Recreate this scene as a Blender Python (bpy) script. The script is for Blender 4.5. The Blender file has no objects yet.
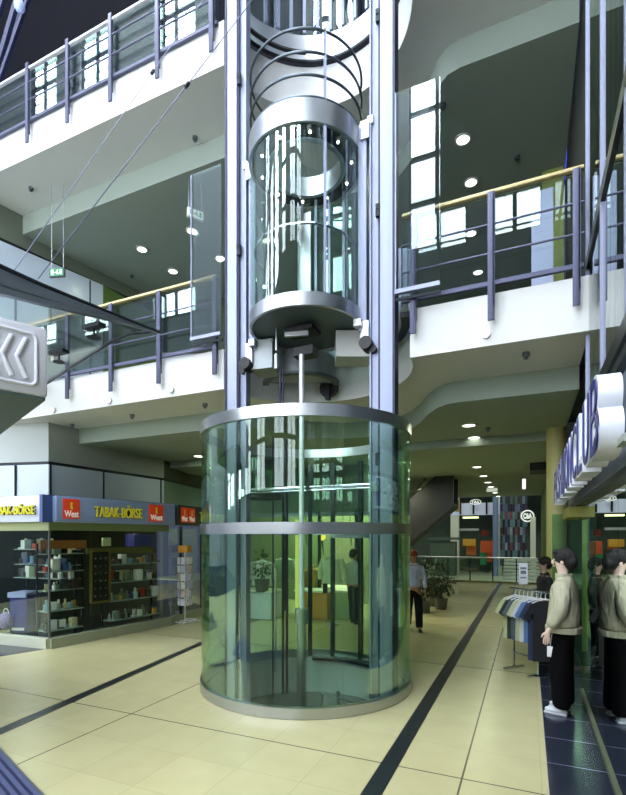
import bpy, bmesh, math, random
from mathutils import Vector, Matrix
random.seed(7)
C = bpy.context.scene.collection
PI = math.pi
# ---------------------------------------------------------------- camera frame
A = math.radians(24.02); FP = 482.5; CX = 313.0; HY = 537.0; CH = 2.0
ca, sa = math.cos(A), math.sin(A)
def W(px, py, d):
    u = (px-CX)/FP*d
    return Vector((u*ca-d*sa, d*ca+u*sa, CH+(HY-py)/FP*d))
def FL(px, py, z=0.0): return W(px, py, (z-CH)*FP/(HY-py))
def dY(px, Y): u = (px-CX)/FP; return Y/(ca+u*sa)
def dX(px, X): u = (px-CX)/FP; return X/(u*ca-sa)
def onY(px, py, Y): return W(px, py, dY(px, Y))
def onX(px, py, X): return W(px, py, dX(px, X))
# ---------------------------------------------------------------- materials
def lin(c):
    c /= 255.0
    return c/12.92 if c <= .04045 else ((c+.055)/1.055)**2.4
def rgb(h):
    h = h.lstrip('#'); return tuple(lin(int(h[i:i+2], 16)) for i in (0, 2, 4))+(1,)
MATS = {}
def mat(name, col, rough=.5, metal=0.0, spec=.5, var=0.0, vscale=6.0, bump=0.0, coat=0.0, stretch=None, emit=0.0):
    if name in MATS: return MATS[name]
    m = bpy.data.materials.new(name); m.use_nodes = True
    nt = m.node_tree; b = nt.nodes['Principled BSDF']
    c = rgb(col) if isinstance(col, str) else tuple(col)+(1,)
    b.inputs['Base Color'].default_value = c
    b.inputs['Roughness'].default_value = rough
    b.inputs['Metallic'].default_value = metal
    b.inputs['Specular IOR Level'].default_value = spec
    b.inputs['Coat Weight'].default_value = coat
    if emit:
        b.inputs['Emission Color'].default_value = c; b.inputs['Emission Strength'].default_value = emit
    if var or bump:
        tc = nt.nodes.new('ShaderNodeTexCoord'); mp = nt.nodes.new('ShaderNodeMapping')
        nt.links.new(tc.outputs['Object'], mp.inputs['Vector'])
        if stretch: mp.inputs['Scale'].default_value = stretch
        n = nt.nodes.new('ShaderNodeTexNoise'); n.inputs['Scale'].default_value = vscale; n.inputs['Detail'].default_value = 3
        nt.links.new(mp.outputs[0], n.inputs['Vector'])
        if var:
            mx = nt.nodes.new('ShaderNodeMix'); mx.data_type = 'RGBA'
            mx.inputs[6].default_value = tuple(x*(1-var) for x in c[:3])+(1,)
            mx.inputs[7].default_value = tuple(min(1, x*(1+var)) for x in c[:3])+(1,)
            nt.links.new(n.outputs['Fac'], mx.inputs[0]); nt.links.new(mx.outputs[2], b.inputs['Base Color'])
        if bump:
            bp = nt.nodes.new('ShaderNodeBump'); bp.inputs['Strength'].default_value = bump; bp.inputs['Distance'].default_value = .06 if bump > .5 else .01
            nt.links.new(n.outputs['Fac'], bp.inputs['Height']); nt.links.new(bp.outputs[0], b.inputs['Normal'])
    MATS[name] = m; return m
def glass(name, tint, refl=1.0, ior=1.5, base=0.0):
    """thin sheet glass: tinted see-through plus a Fresnel mirror"""
    if name in MATS: return MATS[name]
    m = bpy.data.materials.new(name); m.use_nodes = True; nt = m.node_tree; nt.nodes.clear()
    out = nt.nodes.new('ShaderNodeOutputMaterial'); mix = nt.nodes.new('ShaderNodeMixShader')
    tr = nt.nodes.new('ShaderNodeBsdfTransparent'); tr.inputs[0].default_value = tint if len(tint) == 4 else tuple(tint)+(1,)
    gl = nt.nodes.new('ShaderNodeBsdfGlossy'); gl.inputs['Roughness'].default_value = 0.0; gl.inputs['Color'].default_value = (.95, 1, .98, 1)
    fr = nt.nodes.new('ShaderNodeFresnel'); fr.inputs[0].default_value = ior
    mm = nt.nodes.new('ShaderNodeMath'); mm.operation = 'MULTIPLY_ADD'; mm.inputs[1].default_value = refl; mm.inputs[2].default_value = base; mm.use_clamp = True
    nt.links.new(fr.outputs[0], mm.inputs[0]); nt.links.new(mm.outputs[0], mix.inputs[0])
    nt.links.new(tr.outputs[0], mix.inputs[1]); nt.links.new(gl.outputs[0], mix.inputs[2]); nt.links.new(mix.outputs[0], out.inputs[0])
    MATS[name] = m; return m
def emis(name, col, s):
    if name in MATS: return MATS[name]
    m = bpy.data.materials.new(name); m.use_nodes = True; nt = m.node_tree; nt.nodes.clear()
    out = nt.nodes.new('ShaderNodeOutputMaterial'); e = nt.nodes.new('ShaderNodeEmission')
    e.inputs[0].default_value = tuple(col)+(1,); e.inputs[1].default_value = s
    nt.links.new(e.outputs[0], out.inputs[0]); MATS[name] = m; return m
WHITE = mat('white_paint', '#dadcda', .7, var=.03, vscale=3)
CEILW = mat('ceiling_paint', '#9ba89c', .8, var=.03, vscale=2)
STEEL = mat('brushed_stainless', '#b9bdc0', .3, 1.0, var=.08, vscale=5, stretch=(1, 1, 60))
STEELD = mat('dull_steel', '#7d8489', .42, .9, var=.1, vscale=8)
CHROME = mat('polished_steel', '#c9cfd6', .12, 1.0)
BLUE = mat('lilac_painted_steel', '#8f96ae', .38, .25, var=.04)
POST = mat('grey_violet_post', '#4b4e66', .45, .3, var=.05)
NAVY = mat('navy_gasket', '#161b3c', .5)
DARK = mat('black_rubber', '#0d0f12', .5)
DARKM = mat('dark_metal', '#20252a', .38, .6)
WOOD = mat('pale_wood_handrail', '#d8c58d', .4, var=.12, vscale=20, stretch=(1, 12, 12))
UNDER = mat('grey_underside', '#5b686a', .5, .3, var=.05)
GCYL = glass('green_curved_glass', (.85, .97, .88), .55)
GCAR = glass('car_glass', (.92, .98, .95), .3)
GRAIL = glass('railing_glass', (.90, .95, .93), .9)
GSHOP = glass('shopfront_glass', (.92, .96, .93), .16)
GDARK = glass('curtain_wall_glass', (.42, .47, .50), 1.2, base=.04)
GCAN = glass('canopy_glass', (.88, .89, .87), .5, base=.02)
# ---------------------------------------------------------------- mesh builder
class MB:
    def __init__(s): s.bm = bmesh.new()
    def box(s, c, sz, rz=0, M=None, bev=0):
        g = bmesh.ops.create_cube(s.bm, size=1); vs = g['verts']
        bmesh.ops.scale(s.bm, vec=sz, verts=vs)
        if bev:
            es = list({e for v in vs for e in v.link_edges})
            r = bmesh.ops.bevel(s.bm, geom=es, offset=bev, segments=2, affect='EDGES', profile=.5)
            vs = list({v for f in r['faces'] for v in f.verts} | {v for v in vs if v.is_valid})
        T = Matrix.Translation(c) @ Matrix.Rotation(rz, 4, 'Z')
        if M is not None: T = Matrix.Translation(c) @ M
        bmesh.ops.transform(s.bm, matrix=T, verts=vs); return s
    def tube(s, pts, r, n=10, r2=None, cap=True):
        pts = [Vector(p) for p in pts]; rings = []
        N = len(pts); up = None
        for i, p in enumerate(pts):
            t = (pts[min(i+1, N-1)]-pts[max(i-1, 0)]).normalized()
            if up is None:
                up = Vector((0, 0, 1)) if abs(t.z) < .9 else Vector((1, 0, 0))
            a = t.cross(up).normalized(); b = a.cross(t).normalized(); up = b
            rr = r if r2 is None else r+(r2-r)*i/(N-1)
            rings.append([s.bm.verts.new(p+(a*math.cos(k*2*PI/n)+b*math.sin(k*2*PI/n))*rr) for k in range(n)])
        for i in range(N-1):
            for k in range(n):
                s.bm.faces.new((rings[i][k], rings[i+1][k], rings[i+1][(k+1) % n], rings[i][(k+1) % n]))
        if cap: s.bm.faces.new(rings[0]); s.bm.faces.new(rings[-1][::-1])
        return s
    def bar(s, p, q, w, h):
        p, q = Vector(p), Vector(q); t = (q-p); L = t.length; t.normalize()
        up = Vector((0, 0, 1)) if abs(t.z) < .95 else Vector((0, 1, 0))
        a = t.cross(up).normalized(); b = a.cross(t).normalized()
        M = Matrix((a, t, b)).transposed().to_4x4()
        return s.box((p+q)/2, (w, L, h), M=M)
    def ring(s, cx, cy, r0, r1, z0, z1, a0=0, a1=2*PI, n=72):
        full = abs(a1-a0-2*PI) < 1e-6; k = n if full else n+1; vs = []
        for i in range(k):
            a = a0+(a1-a0)*i/n; c, q = math.cos(a), math.sin(a)
            vs.append([s.bm.verts.new((cx+r*c, cy+r*q, z)) for r, z in ((r0, z0), (r1, z0), (r1, z1), (r0, z1))])
        for i in range(n):
            A_, B_ = vs[i], vs[(i+1) % k]
            for j in range(4): s.bm.faces.new((A_[j], A_[(j+1) % 4], B_[(j+1) % 4], B_[j]))
        if not full: s.bm.faces.new(vs[0][::-1]); s.bm.faces.new(vs[-1])
        return s
    def cyl(s, cx, cy, r, z0, z1, n=32, r2=None):
        return s.tube([(cx, cy, z0), (cx, cy, z1)], r, n, r2)
    def slab(s, outer, z0, z1, holes=()):
        def loop(pts, z): return [s.bm.verts.new((p[0], p[1], z)) for p in pts]
        for z, fl in ((z0, True), (z1, False)):
            es = []
            for P in [outer]+list(holes):
                v = loop(P, z); es += [s.bm.edges.new((v[i], v[(i+1) % len(v)])) for i in range(len(v))]
            r = bmesh.ops.triangle_fill(s.bm, use_beauty=True, edges=es)
        for P in [outer]+list(holes):
            a = loop(P, z0); b = loop(P, z1)
            for i in range(len(P)):
                j = (i+1) % len(P); s.bm.faces.new((a[i], a[j], b[j], b[i]))
        bmesh.ops.remove_doubles(s.bm, verts=s.bm.verts, dist=1e-5)
        return s
    def poly(s, pts):
        s.bm.faces.new([s.bm.verts.new(p) for p in pts]); return s
    def prism(s, pts, off):
        off = Vector(off); a = [s.bm.verts.new(p) for p in pts]; b = [s.bm.verts.new(Vector(p)+off) for p in pts]; n = len(pts)
        s.bm.faces.new(a[::-1]); s.bm.faces.new(b)
        for i in range(n): s.bm.faces.new((a[i], a[(i+1) % n], b[(i+1) % n], b[i]))
        return s
    def ball(s, c, r, sc=(1, 1, 1), u=14, v=9, M=None):
        g = bmesh.ops.create_uvsphere(s.bm, u_segments=u, v_segments=v, radius=r)
        T = Matrix.Translation(c) @ (M or Matrix.Identity(4)) @ Matrix.Diagonal((*sc, 1))
        bmesh.ops.transform(s.bm, matrix=T, verts=g['verts']); return s
    def mesh(s, me, M=None):
        n0 = len(s.bm.verts); s.bm.from_mesh(me)
        if M is not None:
            s.bm.verts.ensure_lookup_table(); bmesh.ops.transform(s.bm, matrix=M, verts=s.bm.verts[n0:])
        return s
def rootm(p):
    while p.parent: p = p.parent
    return p.matrix_basis
def obj(name, mb, m, parent=None, local=False, smooth=None):
    """links the builder as ONE mesh object; world coordinates unless local"""
    bm = mb.bm
    if parent is not None and not local:
        bmesh.ops.transform(bm, matrix=rootm(parent).inverted(), verts=bm.verts)
    bmesh.ops.recalc_face_normals(bm, faces=bm.faces)
    me = bpy.data.meshes.new(name); bm.to_mesh(me); bm.free()
    for p in me.polygons: p.use_smooth = True
    try: me.set_sharp_from_angle(angle=math.radians(35))
    except Exception: pass
    o = bpy.data.objects.new(name, me); C.objects.link(o)
    for x in (m if isinstance(m, (list, tuple)) else [m]): me.materials.append(x)
    if parent is not None: o.parent = parent
    return o
def tag(o, label, cat, group=None, kind=None):
    o['label'] = label; o['category'] = cat
    if group: o['group'] = group
    if kind: o['kind'] = kind
    return o
def struct(name, mb, m):
    o = obj(name, mb, m); o['kind'] = 'structure'; return o
def thing(name, label, cat, loc=(0, 0, 0), rz=0, group=None):
    o = bpy.data.objects.new(name, None); C.objects.link(o); o.empty_display_size = .1
    o.location = loc; o.rotation_euler = (0, 0, rz)
    o.matrix_basis = Matrix.Translation(loc) @ Matrix.Rotation(rz, 4, 'Z')
    return tag(o, label, cat, group)
def dup(root, loc, rz=0, label=None, group=None):
    r = root.copy(); C.objects.link(r); r.matrix_basis = Matrix.Translation(loc) @ Matrix.Rotation(rz, 4, 'Z')
    if label: r['label'] = label
    if group: r['group'] = group
    for ch in list(root.children):
        c = ch.copy(); C.objects.link(c); c.parent = r
        for g in list(ch.children):
            d = g.copy(); C.objects.link(d); d.parent = c
    return r
def text_mb(mb, s, size, depth, M, bold=0.0, width=None, height=None):
    cu = bpy.data.curves.new('txt', 'FONT'); cu.body = s; cu.size = size; cu.extrude = depth/2; cu.offset = bold
    o = bpy.data.objects.new('txt', cu); C.objects.link(o)
    bpy.context.view_layer.update()
    me = bpy.data.meshes.new_from_object(o.evaluated_get(bpy.context.evaluated_depsgraph_get()))
    bpy.data.objects.remove(o)
    xs = [v.co.x for v in me.vertices]; ys = [v.co.y for v in me.vertices]
    sx = width/(max(xs)-min(xs)) if width else 1; sy = height/(max(ys)-min(ys)) if height else (sx if width else 1)
    for v in me.vertices: v.co.x = (v.co.x-min(xs))*sx; v.co.y = (v.co.y-min(ys))*sy
    mb.mesh(me, M @ Matrix.Rotation(PI/2, 4, 'X')); bpy.data.meshes.remove(me); return mb
T3 = Matrix.Translation
# ================================================================ constants
LX, LY = -2.815, 6.08           # lift centre
ZF1, ZB1, ZC1, ZD1 = 4.92, 4.27, 3.96, 3.80
ZF2, ZB2, ZC2 = 9.93, 9.24, 8.82
YL, YR = 6.2, 6.08
XR = .62
def arc(cx, cy, r, a0, a1, n): return [(cx+r*math.cos(a0+(a1-a0)*i/n), cy+r*math.sin(a0+(a1-a0)*i/n)) for i in range(n+1)]
# ================================================================ floor
def floor_material():
    m = bpy.data.materials.new('cream_stone_tiles'); m.use_nodes = True; nt = m.node_tree; b = nt.nodes['Principled BSDF']
    N, Lk = nt.nodes, nt.links
    tc = N.new('ShaderNodeTexCoord'); sp = N.new('ShaderNodeSeparateXYZ'); Lk.new(tc.outputs['Object'], sp.inputs[0])
    def M_(op, a, b_=None, c=None):
        n = N.new('ShaderNodeMath'); n.operation = op
        for i, v in enumerate((a, b_, c)):
            if v is None: continue
            if isinstance(v, (int, float)): n.inputs[i].default_value = v
            else: Lk.new(v, n.inputs[i])
        return n.outputs[0]
    def line(co, off, period, w):      # 1 on a joint
        f = M_('FRACT', M_('DIVIDE', M_('SUBTRACT', co, off), period))
        d = M_('MINIMUM', f, M_('SUBTRACT', 1.0, f))
        return M_('LESS_THAN', M_('MULTIPLY', d, period), w)
    def one(co, x, w): return M_('LESS_THAN', M_('ABSOLUTE', M_('SUBTRACT', co, x)), w)
    X, Y = sp.outputs[0], sp.outputs[1]
    faint = M_('MAXIMUM', line(X, -1.10, .6, .0028), line(Y, 4.15, .6, .0028))
    big = M_('MAXIMUM', M_('MAXIMUM', one(X, -4.10, .008), one(X, -.5, .008)), line(Y, 4.15, 3.6, .008))
    # tile-to-tile tone
    cx = N.new('ShaderNodeCombineXYZ')
    Lk.new(M_('FLOOR', M_('DIVIDE', M_('SUBTRACT', X, -1.10), .6)), cx.inputs[0]); Lk.new(M_('FLOOR', M_('DIVIDE', M_('SUBTRACT', Y, 4.15), .6)), cx.inputs[1])
    wn = N.new('ShaderNodeTexWhiteNoise'); wn.noise_dimensions = '3D'; Lk.new(cx.outputs[0], wn.inputs['Vector'])
    ns = N.new('ShaderNodeTexNoise'); ns.inputs['Scale'].default_value = 3.5; ns.inputs['Detail'].default_value = 5; Lk.new(tc.outputs['Object'], ns.inputs['Vector'])
    fac = M_('ADD', M_('MULTIPLY', wn.outputs['Value'], .2), M_('MULTIPLY', ns.outputs['Fac'], .7))
    mx = N.new('ShaderNodeMix'); mx.data_type = 'RGBA'; Lk.new(fac, mx.inputs[0]); mx.inputs[6].default_value = rgb('#aba77c'); mx.inputs[7].default_value = rgb('#beb98d')
    m2 = N.new('ShaderNodeMix'); m2.data_type = 'RGBA'; Lk.new(M_('MULTIPLY', faint, .4), m2.inputs[0]); Lk.new(mx.outputs[2], m2.inputs[6]); m2.inputs[7].default_value = rgb('#8a7b58')
    m3 = N.new('ShaderNodeMix'); m3.data_type = 'RGBA'; Lk.new(M_('MULTIPLY', big, .85), m3.inputs[0]); Lk.new(m2.outputs[2], m3.inputs[6]); m3.inputs[7].default_value = rgb('#3d3a30')
    Lk.new(m3.outputs[2], b.inputs['Base Color'])
    b.inputs['Roughness'].default_value = .24; b.inputs['Specular IOR Level'].default_value = .4
    return m
FLOORM = floor_material()
def dark_tile_material():
    m = bpy.data.materials.new('dark_slate_tiles'); m.use_nodes = True; nt = m.node_tree; b = nt.nodes['Principled BSDF']
    br = nt.nodes.new('ShaderNodeTexBrick'); br.offset = 0; br.inputs['Scale'].default_value = 1
    br.inputs['Brick Width'].default_value = .6; br.inputs['Row Height'].default_value = .6; br.inputs['Mortar Size'].default_value = .004
    br.inputs['Color1'].default_value = rgb('#272c38'); br.inputs['Color2'].default_value = rgb('#20252f'); br.inputs['Mortar'].default_value = rgb('#7d8596')
    tc = nt.nodes.new('ShaderNodeTexCoord'); mp = nt.nodes.new('ShaderNodeMapping'); mp.inputs['Location'].default_value = (-.15, -.55+.6, 0)
    nt.links.new(tc.outputs['Object'], mp.inputs[0]); nt.links.new(mp.outputs[0], br.inputs[0]); nt.links.new(br.outputs['Color'], b.inputs['Base Color'])
    b.inputs['Roughness'].default_value = .16
    return m
DTILE = dark_tile_material()
BLACKST = mat('black_granite_strip', '#1b2124', .3, var=.2, vscale=40)
hole = arc(LX, LY, 1.38, 0, 2*PI, 64)[:-1]
struct('floor', MB().slab([(-14, -6.3), (6, -6.3), (6, 23.2), (-14, 23.2)], -.6, 0, [hole]), FLOORM)
struct('floor.001', MB().box((3.05, 7.4, .002), (5.8, 27, .004)), DTILE)
b = MB().box((-1.112, 8.5, .002), (.155, 29, .004))
struct('floor.002', b, BLACKST)
p, q = FL(0, 731.5), FL(200, 644); d = (q-p).normalized(); nrm = Vector((-d.y, d.x, 0))
p2, q2 = p-d*3, q+d*4
struct('floor.003', MB().prism([p2-nrm*.075, q2-nrm*.075, q2+nrm*.075, p2+nrm*.075], (0, 0, .004)), BLACKST)
# ---- tobacconist plan
P0 = FL(49, 648.6); P1 = W(168.7, 0, 10.95); P1.z = 0; P2 = W(212, 0, 13.0); P2.z = 0; Q0 = FL(-30, 640.5)
t = FL(0, 656.5)
struct('floor.004', MB().prism([P0+Vector((0, 0, .001)), FL(-60, 638)+Vector((0, 0, .001)), FL(-90, 672), t], (0, 0, .004)), DTILE)
# ribbed entrance mat bottom-left
ma, mb_ = FL(0, 750.5), FL(41, 795); mdir = (mb_-ma).normalized(); mn = Vector((mdir.y, -mdir.x, 0))
if mn.x > 0: mn = -mn
mt = thing('entrance_mat', 'blue-grey ribbed metal entrance mat set in the cream floor at the lower left corner', 'mat', ma)
p = ma-mdir*1.0; q = mb_+mdir*1.2
b = MB().prism([p, q, q+mn*1.5, p+mn*1.5], (0, 0, .006)); obj('mat_base', b, mat('mat_navy', '#1d2145', .6), mt)
for k in range(24):
    o_ = mn*(.03+k*.06); obj('rib', MB().bar(p+o_+Vector((0, 0, .012)), q+o_+Vector((0, 0, .012)), .034, .016), mat('mat_rib', '#5d6590', .4, .6), mt)
obj('edge_strip', MB().bar(p+Vector((0, 0, .01)), q+Vector((0, 0, .01)), .02, .014), STEELD, mt)
# ================================================================ slabs with round cut-out for the lift
def slab_plan(yl, yr, r, y1, xl=-16, xr=XR):
    dxl = math.sqrt(r*r-(yl-LY)**2); a0 = math.atan2(yl-LY, -dxl); a1 = math.atan2(yr-LY, math.sqrt(r*r-(yr-LY)**2))
    return [(xl, yl)]+arc(LX, LY, r, a0, a1, 40)+[(xr, yr), (xr, y1), (xl, y1)]
def drop_plan(y1, xl, xr=XR, y0=7.27):
    cur = [(-.9, y0), (-1.08, y0+.04), (-1.25, y0+.18), (-1.45, y0+.5), (-1.65, y0+.95), (-1.9, y0+1.4), (-2.25, y0+1.75), (-2.7, y0+1.85), (-3.4, y0+1.75), (-3.9, y0+1.4), (-4.2, y0+.8), (-4.45, y0+.2), (-4.7, y0)]
    return [(xr, y0)]+cur+[(xl, y0), (xl, y1), (xr, y1)]
struct('ceiling', MB().slab(slab_plan(YL, YR, 1.45, 23), ZB1, ZF1-.04), WHITE)
# finished floor of level one (dark carpet) so the upper rooms are not white
struct('floor.005', MB().slab(slab_plan(YL+.12, YR+.12, 1.52, 22.9), ZF1-.04, ZF1-.02), mat('upper_floor', '#6f7468', .6, var=.1))
xd1 = W(80.5, 431.6, 10.4).x
struct('ceiling.001', MB().slab(drop_plan(10.0, xd1), ZC1, ZB1), CEILW)
struct('ceiling.002', MB().slab([(XR, 10.0), (xd1, 10.0), (xd1, 22.9), (XR, 22.9)], ZD1, ZB1), CEILW)
struct('ceiling.003', MB().slab(slab_plan(YL, YR, 1.45, 23), ZB2, ZF2), WHITE)
xd2 = W(26.4, 240, 11.07).x
struct('ceiling.004', MB().slab(drop_plan(22.9, xd2), ZC2, ZB2), CEILW)
# ================================================================ far walls of upper levels
GREYG = mat('grey_green_wall', '#69756a', .7, var=.05)
DKG = mat('dark_green_wall', '#3d4b3c', .7, var=.08)
struct('wall_back', MB().box((-6, 17.5, (ZF1+ZC2)/2), (13.3, .2, ZC2-ZF1)), DKG)
NAVYW = mat('navy_upper_wall', '#05060d', .9, spec=.1, var=.15, vscale=1.5)
struct('wall_back.001', MB().box((-12, 12.2, 23.4), (26, .2, 20.8)), NAVYW)
struct('wall_back.007', MB().box((-12, 12.2, 11.5), (26, .2, 3.1)), mat('blue_reflection_paint', '#2a309a', .6, var=.5, vscale=.8, spec=.2))  # flat blue stands in for the blue reflected in the glass
struct('ceiling.005', MB().box((-7, 3.0, 33.2), (36, 19, .3)), mat('dark_roof', '#07080d', .7))
struct('wall_left', MB().box((-29.5, 3, 16.6), (.3, 19, 33)), mat('left_wall_grey', '#b3b8c0', .8))
struct('wall_right', MB().box((3.7, 6, 16.6), (.2, 26, 33)), mat('dark_inner_wall', '#2c3440', .7))
# ================================================================ facade behind the viewer with tall windows
WIN = [(-25.7, -23.5), (-21.7, -19.5), (-16.7, -14.2), (-12.3, -10.1), (-8.2, -6.1), (-4.05, -2.0), (-1.3, .45)]
ROWS = [(12.6, 19.4), (21.5, 31.0)]
LOWROW = (3.6, 10.8)      # unseen low windows, added to throw daylight up to the soffits
YW = -6.1
wm = mat('far_facade_paint', '#b3b8bf', .8)
b = MB(); xs = [-29.4]+[x for w in WIN for x in w]+[3.6]
b.box(((-29.4+3.6)/2, YW, 1.8), (33, .3, 3.6)); b.box(((-29.4+3.6)/2, YW, 11.7), (33, .3, 1.8))
for i in range(0, len(xs), 2): b.box(((xs[i]+xs[i+1])/2, YW, 7.2), (xs[i+1]-xs[i], .3, 7.2))
b.box((-12.9, YW, 20.45), (33, .3, 2.1))
b.box((-12.9, YW, 32.1), (33, .3, 2.2))
for z0, z1 in ROWS:
    for i in range(0, len(xs), 2): b.box(((xs[i]+xs[i+1])/2, YW, (z0+z1)/2), (xs[i+1]-xs[i], .3, z1-z0))
struct('wall_front', b, wm)
SKYM = emis('daylight_window', (.80, .88, 1.0), 24.0); SKYL = emis('added_low_daylight', (.84, .90, 1.0), 17.0)
k = 0
for z0, z1 in ROWS+[LOWROW]:
    for x0, x1 in WIN:
        k += 1
        w = struct('window_%d' % k, MB().box(((x0+x1)/2, YW-.2, (z0+z1)/2), (x1-x0, .02, z1-z0)), SKYM if z0 > 5 else SKYL)
        f = MB(); nb = int(round((z1-z0)/1.9))
        for j in range(nb+1): f.box(((x0+x1)/2, YW-.05, z0+(z1-z0)*j/nb), (x1-x0, .12, .16))
        for xx in (x0, (x0+x1)/2, x1): f.box((xx, YW-.05, (z0+z1)/2), (.14, .12, z1-z0))
        o = obj('window_frame', f, NAVY, w)
# unseen skylight, added to the roof to light the hall from above
k += 1
sk = struct('window_%d' % k, MB().box((-9, -.7, 32.95), (26, 9, .04)), emis('added_roof_daylight', (.88, .93, 1.0), 26.0))
f = MB()
for j in range(12): f.box((-20+j*2, -.7, 32.85), (.15, 9, .16))
obj('glazing_bars', f, NAVY, sk)
# ================================================================ the glazed right-hand wall
k += 1
tr = struct('window_%d' % k, MB().box((XR, 1.47, 8.9), (.02, 9.55, 11.0)), GDARK)
fr = MB()
for yy in (6.2, 5.0, 3.8, 2.6):
    fr.box((XR-.015, yy, 8.9), (.03, .06, 11.0))
obj('mullions', fr, mat('silver_mullion', '#9297b0', .5, .2), tr)
fr = MB()
for zz in (3.42, 5.05, ZC2-.1, 11.5): fr.box((XR+.01, 1.47, zz), (.08, 9.55, .13))
obj('transoms', fr, DARKM, tr)
# dark inner panels behind the glass: floor slabs of the rooms behind
struct('ceiling.006', MB().box((2.15, 3.7, 4.6), (2.9, 14, .7)), mat('room_slab', '#59616b', .7))
struct('ceiling.007', MB().box((2.15, 3.7, 9.5), (2.9, 14, .8)), MATS['room_slab'])
# ================================================================ LIFT SHAFT
sh = thing('glass_lift_shaft', 'cylindrical green glass lift shaft with stainless rings and tall twin columns', 'lift shaft', (LX, LY, 0))
def ringpart(name, r0, r1, z0, z1, m, par=sh, a0=0, a1=2*PI, n=96): return obj(name, MB().ring(LX, LY, r0, r1, z0, z1, a0, a1, n), m, par)
R = 1.425
ringpart('base_ring', R-.06, R+.012, 0.005, .125, STEEL)
ringpart('middle_ring', R-.03, R+.012, 2.035, 2.165, STEEL)
ringpart('top_ring', R-.04, R+.012, 3.33, 3.465, STEEL)
# curved glass panes: the doorway is left open at the back
DA0, DA1 = math.radians(52), math.radians(96)
for (z0, z1) in ((.125, 2.035), (2.165, 3.33)):
    segs = [(DA1, math.radians(165)), (math.radians(165), math.radians(237)), (math.radians(237), math.radians(312)), (math.radians(312), math.radians(412))]
    if z0 > 1: segs.append((math.radians(412), math.radians(456)))
    for a0, a1 in segs:
        o = ringpart('curved_glass_pane', R-.02, R-.008, z0, z1, GCYL, sh, a0+.004, a1-.004, 28)
# pit: stainless lining and dark polished bottom
ringpart('pit_lining', 1.33, 1.345, -.58, -.003, mat('pit_steel', '#ccd3d4', .4, .5), n=96)
obj('pit_floor', MB().cyl(LX, LY, 1.33, -.59, -.57, 64), mat('pit_black', '#0c1416', .12, .0, .6), sh)
obj('pit_conduit', MB().tube([W(322, 693, 7.2), W(338, 697, 7.0), W(350, 702, 6.8)], .02, 8).tube([W(322, 693, 7.2), W(322, 708, 7.2)], .015, 8).tube([W(338, 692, 7.0), W(338, 706, 7.0)], .03, 8), STEELD, sh)
# columns
for sx in (-1, 1):
    cx = LX+sx*1.165
    obj('column', MB().box((cx, LY, 7.1), (.165, .17, 15.4), bev=.006), mat('column_blue_white', '#aab3cd', .5, .1), sh)
    obj('gasket', MB().box((cx+sx*.098, LY, 7.1), (.03, .19, 15.4)).box((cx-sx*.098, LY, 7.1), (.03, .12, 15.4)), NAVY, sh)
    obj('guide_rail', MB().box((cx-sx*.165, LY-.0, 7.1), (.105, .055, 15.4)).box((cx-sx*.22, LY, 7.1), (.02, .12, 15.4)), BLUE, sh)
    for z in (3.0, 6.2, 8.7, 11.4):
        obj('rail_bracket', MB().box((cx-sx*.115, LY-.07, z), (.05, .05, .16)).box((cx-sx*.115, LY-.09, z+.03), (.03, .03, .05)), DARKM, sh)
# cross bar with end clamp and outer fixings
pz = 2.69
obj('cross_bar', MB().tube([(LX-1.05, LY, pz), (LX+1.05, LY, pz)], .022, 10).tube([(LX-1.05, LY, pz-.045), (LX+1.05, LY, pz-.045)], .012, 8).box((LX+1.02, LY-.04, pz-.04), (.1, .1, .13)).box((LX-1.0, LY-.04, pz-.05), (.1, .1, .1)), CHROME, sh)
# back door frame, posts and door leaves
for a in (DA0, (DA0+DA1)/2+.02, DA1, math.radians(112)):
    x, y = LX+(R-.05)*math.cos(a), LY+(R-.05)*math.sin(a)
    obj('door_post', MB().box((x, y, 1.62), (.05, .07, 3.2), rz=a), mat('dark_green_post', '#27342f', .4, .5), sh)
obj('door_head', MB().ring(LX, LY, R-.1, R-.02, 1.98, 2.06, DA0-.02, DA1+.02, 20), STEELD, sh)
for k_, (a0, a1) in enumerate(((DA0+.03, (DA0+DA1)/2), ((DA0+DA1)/2+.02, DA1-.02))):
    obj('door_leaf', MB().ring(LX, LY, R-.09, R-.08, .05, 1.97, a0, a1, 14), glass('door_glass', (.9, .97, .9), .8), sh)
obj('door_sill', MB().ring(LX, LY, R-.22, R-.005, -.02, .03, DA0-.1, DA1+.25, 24), DARKM, sh)
obj('call_button_box', MB().box((LX+(R-.1)*math.cos(math.radians(101)), LY+(R-.1)*math.sin(math.radians(101)), 1.15), (.06, .06, .16)), DARK, sh)
# hanging vertical conduits in the enclosure
for px, dd in ((273, 7.2), (283, 7.4), (287, 7.4)):
    t0 = W(px, 0, dd); obj('conduit', MB().tube([(t0.x, t0.y, -.4), (t0.x, t0.y, 3.5)], .022 if px > 280 else .012, 8), DARKM, sh)
t0 = W(275.5, 0, 7.5); obj('conduit', MB().tube([(t0.x, t0.y, -.1), (t0.x, t0.y, 1.35)], .018, 8), STEEL, sh)
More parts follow.
